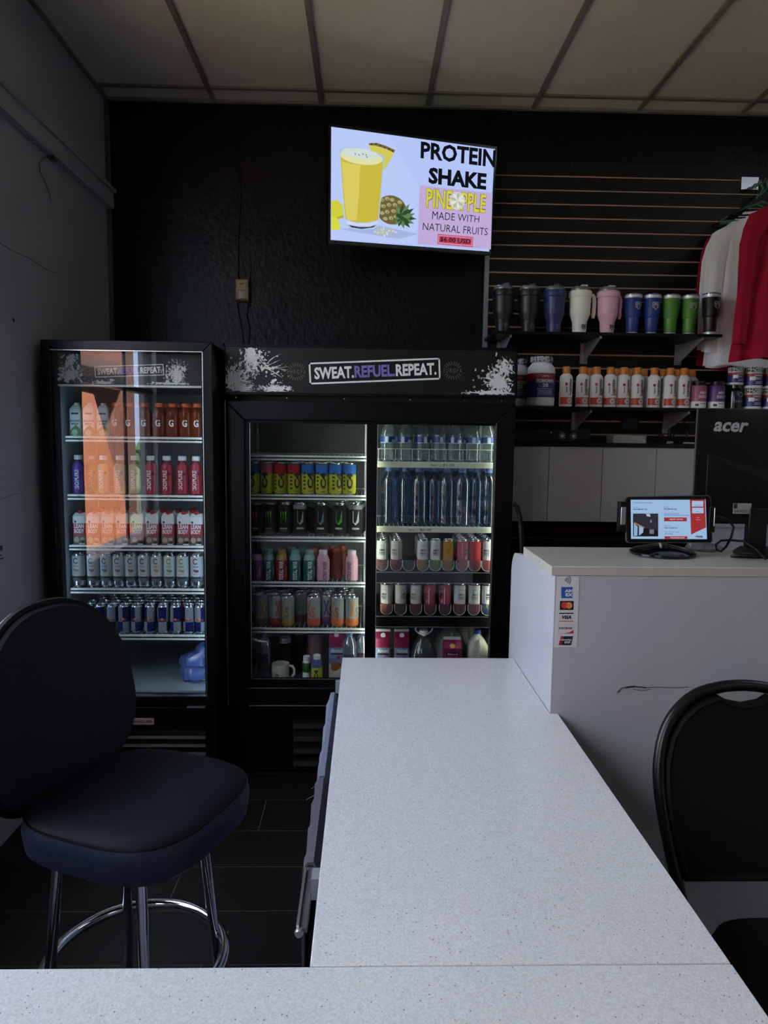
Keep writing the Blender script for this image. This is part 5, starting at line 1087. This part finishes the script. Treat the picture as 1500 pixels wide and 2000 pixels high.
def st(mb, m, s_, a, b_, c_, d, bold=0, shear=0):
    YY[0] -= .00003; (x0, z0), (x1, z1) = sp(a, b_), sp(c_, d); w, h = x1-x0, z0-z1
    return mb.text(s_, w, h, lambda u, v: (u+(x0+x1)/2+shear*v, YY[0], v+(z0+z1)/2), m, bold)
mb = MB(ink)
for r0, cx in ((42, 0), (82, 0), (122, 0), (166, 0)):
    YY[0] -= .00003
    cpx, cpy = 478, 268
    mb.add([(x, YY[0], z) for x, z in [sp(cpx+rr*math.cos(a)*.95, cpy+rr*math.sin(a)) for rr in (r0-9, r0+9) for a in [-.62+1.24*i/8 for i in range(9)]]], [(i, i+1, 10+i, 9+i) for i in range(8)])
obj('contactless_mark', mb, stk)
mb = MB(blue_, white_ink); sq(0, [(425, 428), (425, 685), (683, 685), (690, 428)], mb); st(mb, 1, 'AM', 505, 478, 690, 552, .05); st(mb, 1, 'EX', 525, 568, 688, 645, .05); obj('blue_card_logo', mb, stk)
mb = MB(ink, mred, morg, solid(200, 90, 70)); sq(0, [(395, 748), (388, 955), (706, 955), (712, 748)], mb); sq(1, ell(500, 848, 76, 76), mb); sq(2, ell(602, 850, 76, 76), mb); sq(3, [(550, 800), (528, 848), (550, 900), (572, 850)], mb); obj('two_circle_logo', mb, stk)
mb = MB(navy_, gold_); sq(0, [(378, 1020), (376, 1046), (706, 1046), (708, 1020)], mb); sq(1, [(376, 1200), (374, 1226), (704, 1226), (706, 1200)], mb); st(mb, 0, 'VISA', 430, 1080, 668, 1164, .06, .25); obj('striped_card_logo', mb, stk)
mb = MB(solid(120, 124, 130), mat('sticker_white'), ink, mred); sq(0, [(366, 1286), (356, 1500), (704, 1498), (710, 1290)], mb); sq(1, [(371, 1291), (361, 1495), (699, 1493), (705, 1295)], mb); sq(3, [(480, 1494), (600, 1470), (702, 1410), (700, 1494)], mb); st(mb, 2, 'DISC VER', 376, 1348, 684, 1398, .04); sq(3, ell(546, 1373, 24, 26), mb); obj('swoosh_card_logo', mb, stk)
mb = MB(navy_, solid(150, 24, 44), white_ink); sq(0, [(415, 1556), (360, 1762), (650, 1762), (698, 1556)], mb); sq(1, [(415, 1556), (360, 1762), (438, 1762), (490, 1556)], mb); st(mb, 2, 'UnionPay', 400, 1616, 664, 1668, .03, .2); st(mb, 2, '\u94f6\u8054', 496, 1668, 630, 1726, .02, .2); obj('slanted_card_logo', mb, stk)

# tablet on its stand
t = thing('tablet', 'tablet showing a blue sign-in page, clamped on a round black stand', 'tablet', (1.02, 2.44, 1.2287))
obj('stand_base', MB(black_gloss).lathe([(.095, 0), (.108, .003), (.108, .010), (.092, .020), (.04, .032), (.02, .036)], 40, 0), t)
obj('stand_neck', MB(steel).tube([(0, .01, .03), (0, .0, .055), (0, -.012, .075)], .013, 12), t)
tabo = Vector((1.02, 2.44, 1.2287))
def tp(zx, zy, y=2.392): return at(1200+zx/5, 950+zy/5, y)-tabo
c0, c1_, c2_, c3 = tp(112, 100), tp(945, 88), tp(958, 552), tp(118, 552)
body = [(c3.x+.006, c3.z), (c2_.x-.006, c2_.z), (c2_.x, c2_.z+.006), (c1_.x, c1_.z-.008), (c1_.x-.008, c1_.z), (c0.x+.008, c0.z), (c0.x, c0.z-.008), (c3.x, c3.z+.006)]
obj('tablet_body', MB(mat('tablet_rim', (90, 90, 94), .3, .5)).prism(body, tp(0, 0).y+.0005, tp(0, 0).y+.012), t)
cx_, cz_ = sum(p[0] for p in body)/8, sum(p[1] for p in body)/8
obj('tablet_face', MB(black_gloss).prism([(cx_+(x-cx_)*.985, cz_+(z-cz_)*.972) for x, z in body], tp(0, 0).y-.0006, tp(0, 0).y+.0004), t)
obj('clamp', MB(black_pl, steel).box(tp(60, 0).x, tp(130, 0).x, -.052, -.025, tp(0, 445).z, tp(0, 150).z).box(tp(72, 0).x, tp(118, 0).x, -.054, -.052, tp(0, 370).z, tp(0, 200).z, 1), t, bev=.003)
obj('clamp', MB(black_pl, steel).box(tp(940, 0).x, tp(1000, 0).x, -.052, -.025, tp(0, 440).z, tp(0, 190).z).box(tp(984, 0).x, tp(992, 0).x, -.054, -.05, tp(0, 380).z, tp(0, 200).z, 1), t, bev=.003)
obj('back_arm', BX(black_pl, -.06, .06, -.035, -.01, .06, .09), t, bev=.004)
scb = MB(glow(150, 182, 216)).poly([(p.x, tp(0, 0).y-.0009, p.z) for p in (tp(162, 512), tp(903, 515), tp(890, 125), tp(158, 130))])
ts = obj('tablet_screen', scb, t); _t = [tp(0, 0).y-.0009]
def tl(name, m, pts=None, s_=None, box=None, bold=0):
    _t[0] -= .00012
    if pts: mb = MB(m).poly([(p.x, _t[0], p.z) for p in [tp(*q) for q in pts]])
    else:
        a, b_, c_, d = box; P0, P1 = tp(a, d), tp(c_, b_); mb = MB(m).text(s_, P1.x-P0.x, P1.z-P0.z, lambda u, v: (u+(P0.x+P1.x)/2, _t[0], v+(P0.z+P1.z)/2), 0, bold)
    return obj(name, mb, ts)
R4 = lambda a, b_, c_, d: [(a, d), (c_, d), (c_, b_), (a, b_)]
gr_, gk, gd = glow(150, 44, 48), glow(40, 52, 90), glow(18, 20, 26)
tl('status_bar', glow(16, 16, 20), R4(158, 112, 886, 130)); tl('banner', gr_, [(748, 470), (893, 400), (884, 128), (735, 130)]); tl('button', glow(156, 184, 214), R4(755, 142, 865, 196)); tl('button', glow(156, 184, 214), R4(757, 208, 868, 262))
tl('picture', gd, R4(180, 265, 426, 488)); tl('picture_ceiling', glow(44, 42, 52), [(250, 400), (420, 430), (424, 270), (186, 270), (186, 350)]); tl('picture_window', glow(140, 168, 200), [(188, 484), (222, 480), (226, 392), (188, 360)]); tl('picture_window', glow(150, 178, 206), [(238, 480), (278, 450), (282, 406), (238, 386)]); tl('picture_window', glow(150, 120, 90), [(188, 362), (290, 410), (290, 396), (188, 346)]); tl('picture_lamp', glow(170, 180, 190), [(316, 292), (350, 296), (344, 268), (304, 268)]); tl('picture_lamp', glow(110, 116, 130), [(345, 352), (366, 354), (360, 326), (346, 326)]); tl('picture_glint', glow(110, 110, 116), R4(340, 420, 384, 462))
tl('red_button', gr_, R4(482, 302, 704, 340)); tl('red_button', gr_, R4(486, 486, 710, 512))
for s_, bx_, mm_, bo in (('Company Demonstration', (178, 150, 366, 168), gk, 0), ('Guest', (180, 198, 230, 206), gk, 0), ('Guest Member Tour', (180, 214, 320, 228), gk, .03), ('Member', (478, 196, 530, 206), gk, 0), ('New Member Sale', (480, 212, 606, 226), gk, .03), ('Contact Request for Sales', (480, 258, 626, 270), gk, 0), ('All members are welcome to come in early', (480, 274, 726, 286), gk, .02), ('REQUEST CONTACT', (536, 314, 668, 328), glow(206, 190, 200), .02), ('Member', (482, 378, 540, 386), gk, 0), ('Have Questions', (484, 396, 612, 410), gk, .03), ('Membership and Pro shop', (484, 440, 632, 450), gk, 0), ('Join online', (484, 456, 566, 468), gk, .02), ('PURCHASE NOW', (540, 494, 680, 506), glow(206, 190, 200), .02), ('Account', (786, 174, 840, 184), gk, 0), ('Menu', (790, 240, 832, 250), gk, 0), ('Visitly', (782, 478, 862, 502), gk, .05), ('New', (800, 296, 826, 306), glow(190, 170, 180), 0), ('Check in', (792, 318, 838, 328), glow(190, 170, 180), 0)):
    tl('lettering', mm_, None, s_, bx_, bo)
t = thing('tablet_cable', 'black charging cable looping from the tablet over the counter', 'cable', (1.22, 2.42, 1.229))
o_ = Vector((1.22, 2.42, 1.229))
obj('cable', MB(black_pl).tube([at(u, v, y)-o_ for u, v, y in ((1398, 1010, 2.42), (1412, 1013, 2.43), (1426, 1018, 2.44), (1433, 1030, 2.44), (1428, 1050, 2.43), (1418, 1068, 2.42), (1408, 1077, 2.41), (1400, 1074, 2.42), (1398, 1064, 2.44), (1408, 1056, 2.46), (1425, 1055, 2.43), (1452, 1057, 2.38), (1475, 1072, 2.34), (1496, 1092, 2.29))], [.008, .007, .0045]+[.004]*11, 8), t)
t = thing('cable_strap', 'folded black cable strap lying on the counter near the monitor foot', 'strap', (1.28, 2.34, 1.229))
obj('strap', MB(black_pl).tube([(-.065, .01, .009), (-.05, -.002, .015), (0, -.012, .017), (.1, -.02, .015), (.3, -.02, .013), (.3, .0, .009), (.1, .005, .007), (0, .012, .007), (-.05, .016, .008)], .005, 8, 0, True), t)
t = thing('plastic_wrap', 'crumpled clear plastic wrap on the counter behind the tablet', 'wrap', (1.20, 2.535, 1.2287))
rnd = random.Random(5)
obj('wrap', MB(glassy('wrap_film', (.8, .8, .8), .15, 2.2, 1.5, .2, (140, 140, 140))).loft([[((r_*(1+.25*math.sin(3*a+k*2)+.15*math.sin(7*a+k)))*math.cos(a), r_*.8*(1+.2*math.sin(4*a-k))*math.sin(a), z_) for a in [2*pi*j/22 for j in range(22)]] for k, (r_, z_) in enumerate(((.05, 0), (.06, .01), (.045, .028), (.03, .04), (.012, .055)))], 0), t)
t = thing('sanitizer_bottle', 'small glass bottle with pale yellow liquid by the monitor stand', 'bottle', (ax(1481, 1068, 2.56), 2.56, 1.2287))
obj('bottle_body', MB(clear_pl, solid(176, 160, 100)).lathe([(.018, 0), (.022, .002), (.022, .022), (.0205, .04), (.014, .06), (.012, .066)], 20, [1, 1, 0, 0, 0]), t); obj('cap', MB(mat('cap_grey', (90, 92, 98), .4)).lathe([(.0135, .064), (.014, .068), (.014, .086), (.011, .088)], 16), t)
# monitor seen from behind
mx0, mx1, mz0, mz1 = 1.140, 1.755, az(1362, 1022, 2.47), az(1358, 798, 2.47)
t = thing('computer_monitor', 'black computer monitor seen from behind, standing on the raised counter', 'monitor', (1.45, 2.47, 1.2287))
o_ = Vector((1.45, 2.47, 1.2287)); X = lambda x: x-1.45; Zl = lambda z: z-1.2287
obj('rear_shell', MB(black_pl).loft([[(X(mx0), .018, Zl(mz0)), (X(mx1), .018, Zl(mz0)), (X(mx1), .018, Zl(mz1)), (X(mx0), .018, Zl(mz1))], [(X(mx0), .004, Zl(mz0)), (X(mx1), .004, Zl(mz0)), (X(mx1), .004, Zl(mz1)), (X(mx0), .004, Zl(mz1))], [(X(mx0+.02), -.004, Zl(mz0+.015)), (X(mx1-.02), -.004, Zl(mz0+.015)), (X(mx1-.02), -.004, Zl(mz1-.02)), (X(mx0+.02), -.004, Zl(mz1-.02))]], 0), t)
bul = [(X(mx0+.03)+.54*s_, Zl(mz0)+.245-.055*math.sin(pi*s_)) for s_ in [i/20 for i in range(21)]]
obj('shell_bulge', MB(black_pl).loft([[(x, -.0035, z) for x, z in bul]+[(X(mx1-.045), -.0035, Zl(mz0+.02)), (X(mx0+.03), -.0035, Zl(mz0+.02))], [(x*.985, -.0065, z-.016) for x, z in bul]+[((X(mx1-.045))*.985, -.0065, Zl(mz0+.028)), ((X(mx0+.03))*.985, -.0065, Zl(mz0+.028))]][::-1], 0), t)
obj('bezel', BX(mat('bezel_grey', (70, 70, 74), .35), X(mx0-.003), X(mx1+.003), .018, .026, Zl(mz0-.003), Zl(mz1+.003)), t)
lp = at(1428, 834, 2.4645)-o_
obj('lettering', MB(mat('logo_silver', (170, 172, 176), .4, .2)).text('acer', .116, .034, flat((lp.x, -.0046, lp.z), -.02, .22), 0, .03), t)
sb_ = at(1455, 995, 2.44)-o_
obj('rating_label', BX(mat('label_pale', (150, 150, 154), .5), sb_.x-.03, sb_.x+.034, -.0082, -.0064, sb_.z-.017, sb_.z+.019), t)
lt = MB(ink); [lt.box(sb_.x-.026, sb_.x+.028-.006*(k % 2), -.0086, -.0083, sb_.z-.012+.005*k, sb_.z-.010+.005*k) for k in range(2)]; lt.box(sb_.x-.028, sb_.x-.016, -.0086, -.0083, sb_.z+.001, sb_.z+.017); obj('label_print', lt, t)
obj('stand_neck', BX(black_pl, -.125, -.06, -.012, .02, .02, .16), t, bev=.004)
obj('stand_foot', MB(black_pl).loft([[(-.17, -.0, 0), (-.1, -.10, 0), (.14, -.1, 0), (.16, .03, 0), (-.12, .05, 0)], [(-.17, -.0, .012), (-.1, -.10, .008), (.14, -.1, .008), (.16, .03, .02), (-.12, .05, .02)]][::-1], 0), t)

# ================================================================== low desk
dk = thing('desk', 'long low desk with speckled white quartz top running towards the coolers', 'desk', (0, 0, 0))
zt = .76
def slab(poly, z0, z1, m): return MB(m).loft([[(x, y, z0) for x, y in poly], [(x, y, z1) for x, y in poly]], 0)
obj('worktop', slab([(-.083, 1.105), (.612, 1.105), (.612, 2.1935), (.5865, 2.1935), (.5865, 2.765), (-.083, 2.765)], .731, zt, quartz_m), dk, bev=.0015)
obj('side_panel', MB(lam2).box(.0, .02, 1.12, 2.72, 0, .73).box(.50, .52, 1.12, 2.19, 0, .73), dk)
obj('end_board', BX(lam2, .02, .50, 2.70, 2.72, 0, .73), dk)
nd = thing('near_counter', 'speckled quartz counter crossing the bottom of the picture', 'counter', (0, 0, 0))
obj('worktop', slab([(XL+.005, .30), (.613, .30), (.613, 1.1032), (XL+.005, 1.1032)], .731, zt-.0004, quartz_m), nd, bev=.0015)
obj('front_board', BX(lam2, XL+.03, .55, .95, .97, 0, .73), nd)
tray = thing('desk_rail', 'grey metal rail fixed under the left edge of the low desk', 'rail', (-.10, 1.9, .66))
obj('rail_bar', MB(mat('rail_grey', (112, 114, 122), .35, .5)).box(-.020, -.004, -.58, .72, .0, .012), tray, bev=.002)
obj('rail_lip', BX(steel, -.026, -.0205, -.58, -.39, -.002, .018), tray)
obj('bracket', MB(brk_m).box(-.003, .097, -.5, -.46, .0145, .06), tray)
obj('rear_bracket', BX(brk_m, -.003, .097, .70, .72, .0145, .06), tray)
obj('end_cap', MB(steel).lathe([(.007, -.006), (.009, 0), (.007, .006)], 14), tray, (-.020, -.586, .006), (pi/2, 0, 0))
terry = mat('terry_cloth', (116, 120, 138), .95, spec=.1, bump=(260, .6, .003)); terry2 = mat('grey_cloth', (96, 94, 104), .95, spec=.1, bump=(260, .6, .003))
def towel(y0, y1, drop, m, seed, x0=-.128):
    mb = MB(m); rings = []; n = 26
    for i in range(n+1):
        q = i/n; y = y0+(y1-y0)*q; wv = .003*math.sin(q*19+seed)+.002*math.sin(q*41)
        prof = [(x0-.002, .66-drop+.01*math.sin(q*9)), (x0-.004+wv, .60), (x0+.000+wv, .665), (x0+.008, .682), (x0+.022, .684), (x0+.030, .67), (x0+.031+wv, .60), (x0+.030, .66-drop*.8), (x0+.026, .66-drop*.8), (x0+.027, .60), (x0+.026, .664), (x0+.02, .676), (x0+.01, .675), (x0+.005, .66), (x0+.002+wv, .60), (x0+.003, .66-drop+.01*math.sin(q*9))]
        rings.append([(x, y, z) for x, z in prof])
    return mb.loft(rings, 0)
t = thing('towel', 'pale blue-grey towel hung over the desk rail at the far end', 'towel', (0, 0, 0)); obj('cloth', towel(1.93, 2.59, .30, terry, 1, -.127), t)
obj('frayed_thread', MB(terry).tube([(-.130, 2.05, .6), (-.15, 2.04, .59)], .0009, 4).tube([(-.130, 1.97, .61), (-.158, 1.955, .60)], .0009, 4), t)
t = thing('towel', 'darker grey cloth hung over the desk rail nearer the front', 'towel', (0, 0, 0)); obj('cloth', towel(1.52, 1.92, .36, terry2, 4, -.1285), t)

# ================================================================== bar stool
vinyl = mat('navy_vinyl', (15, 18, 28), .65, spec=.16, bump=(220, .35, .0015)); piping = mat('stool_piping', (7, 7, 9), .5, spec=.15)
vin_side_lit = speckled('perforated_vinyl', (34, 40, 58), (22, 26, 40), 170, 0, .5, .30)  # perforated sides, base painted lighter and bluer as if lit by daylight
ROT = math.atan2(-.365, .931)
t = thing('bar_stool', 'black padded bar stool with rounded back and chrome foot ring', 'stool', (-.59, 1.79, 0), ROT)
def sup(w, d, z, n=56, e=3.2, dx=0, dy=0): return [(dx+w*abs(math.cos(a))**(2/e)*(1 if math.cos(a) >= 0 else -1), dy+d*abs(math.sin(a))**(2/e)*(1 if math.sin(a) >= 0 else -1), z) for a in [2*pi*j/n for j in range(n)]]
obj('seat', MB(vinyl, vin_side_lit).loft([sup(.17, .17, .608), sup(.212, .215, .614), sup(.234, .236, .634), sup(.240, .242, .68), sup(.234, .236, .712), sup(.222, .224, .724), sup(.19, .19, .732), sup(.12, .12, .734), sup(.04, .04, .733)], [1, 1, 1, 1, 0, 0, 0, 0]), t, (.036, -.007, 0))
obj('seam', MB(piping).tube([(x+.036, y-.007, z) for x, y, z in sup(.2335, .2355, .7125)], .003, 6, 0, True), t)
def back_pad(e=2.4):
    rings = []
    for (xo, k) in ((.022, .70), (.030, .90), (.026, .975), (.012, 1), (-.012, 1), (-.024, .97), (-.028, .88), (-.022, .6)):
        rr2 = []
        for j in range(56):
            a = 2*pi*j/56; ca, sa = math.cos(a), math.sin(a)
            yy = .255*k*abs(ca)**(2/e)*(1 if ca >= 0 else -1); zz = .25*k*abs(sa)**(2/e)*(1 if sa >= 0 else -1); yy *= 1-.12*(zz/.25)
            rr2.append((xo+.5*yy*yy-.10*zz, yy, .925+zz))
        rings.append(rr2)
    return rings
rg = back_pad(); obj('backrest', MB(vinyl).loft(rg[::-1], 0), t, (-.232, -.02, 0))
obj('back_piping', MB(piping).tube([((p[0]+q[0])/2, (p[1]+q[1])/2*1.004, .925+((p[2]+q[2])/2-.925)*1.004) for p, q in zip(rg[3], rg[4])], .013, 8, 0, True), t, (-.232, -.02, 0))
obj('back_support', MB(chrome).tube([(-.10, s_*.09, .636) for s_ in (1,)]+[(-.22, .09, .64), (-.262, .09, .66), (-.262, .09, .78)], .010, 8).tube([(-.10, -.09, .636), (-.22, -.09, .64), (-.262, -.09, .66), (-.262, -.09, .78)], .010, 8), t)
obj('swivel_plate', MB(black_pl).lathe([(.10, .582), (.11, .586), (.11, .602), (.10, .61)], 32), t)
for a in (45, 135, 225, 315):
    ca, sa = math.cos(rr_(a)), math.sin(rr_(a))
    l = obj('leg', MB(chrome).tube([(ca*.13, sa*.13, .600), (ca*.160, sa*.160, .595), (ca*.178, sa*.178, .55), (ca*.206, sa*.206, .25), (ca*.232, sa*.232, .006)], .0135, 14), t)
    obj('foot_cap', MB(black_pl).lathe([(.015, 0), (.016, .004), (.014, .022)], 14), l, (ca*.232, sa*.232, 0))
obj('foot_ring', MB(chrome).tube([(.226*math.cos(a), .226*math.sin(a), .25) for a in [2*pi*j/60 for j in range(60)]], .0155, 12, 0, True), t)
obj('bolt', MB(steel).lathe([(.006, 0), (.006, .012)], 8).lathe([(.006, 0), (.006, .012)], 8, 0, (-.34, 0, 0)), t, (.17, .165, .244))

# ================================================================== banquet chair on the right
seatfab = speckled('dotted_upholstery', (4, 4, 6), (17, 17, 22), 120, 0, .8, .26); tubem = mat('black_tube', (9, 9, 11), .32, spec=.35)
t = thing('banquet_chair', 'black banquet chair with rounded dotted back standing beside the desk', 'chair', (1.03, 1.52, 0), 0)
def yb(z): return .245+.13*(z-.45)/.5      # leaning back plane
def oval(k, z0=.43): # right side from bottom to top, mirrored
    R_ = []
    half = [(.175, .34), (.195, .42), (.215, .52), (.232, .62), (.240, .70), (.236, .77), (.216, .84), (.180, .893), (.128, .932), (.066, .951), (0, .956)]
    return half
def catmull(P, n=5):
    P = [Vector(p) for p in P]; out = []
    for i in range(len(P)-1):
        p0 = P[max(i-1, 0)]; p1 = P[i]; p2 = P[i+1]; p3 = P[min(i+2, len(P)-1)]
        for k in range(n):
            t_ = k/n; out.append(tuple(.5*((2*p1)+(p2-p0)*t_+(2*p0-5*p1+4*p2-p3)*t_*t_+(3*p1-p0-3*p2+p3)*t_**3)))
    return out+[tuple(P[-1])]
H = oval(1)[:-1]; H = catmull(H+[(0, .957), (-H[-1][0], H[-1][1])])[:-5]; H = [h for h in H if h[0] > .001]+[(0, .957)]; path = [(x, yb(z), z) for x, z in H]+[(-x, yb(z), z) for x, z in H[-2::-1]]
obj('back_frame', MB(tubem).tube([(.165, .19, .0+.0), (.168, .20, .25)]+path+[(-.168, .20, .25), (-.165, .19, .0)], .016, 12), t)
inner = [(.190, .478), (.206, .54), (.222, .63), (.228, .70), (.224, .765), (.205, .832), (.172, .88), (.126, .916), (.070, .934), (.045, .920), (.0, .912)]
full = inner+[(-x, z) for x, z in inner[-2::-1]]
pad = []
for (dy, k) in ((-.010, .93), (-.020, .965), (-.014, .995), (.0, 1.0), (.014, .99), (.016, .94)): pad.append([(x*k, yb(.70+(z-.70)*k)+dy, .70+(z-.70)*k) for x, z in full])
obj('backrest', MB(seatfab).loft(pad[::-1], 0), t)
obj('seat', MB(seatfab).loft([sup(.19, .19, .415, 44, 4), sup(.212, .21, .422, 44, 4), sup(.22, .218, .44, 44, 4), sup(.212, .21, .462, 44, 4), sup(.17, .17, .474, 44, 4), sup(.06, .06, .478, 44, 4)], 0), t, (0, -.09, 0))
obj('seat_frame', MB(tubem).box(-.2, .2, -.28, .11, .395, .414), t)
for sx in (-1, 1): obj('leg', MB(tubem).tube([(sx*.185, -.25, .40), (sx*.19, -.27, .006)], .012, 10), t); obj('side_brace', MB(tubem).tube([(sx*.187, -.26, .24), (sx*.17, .195, .24)], .008, 8), t)
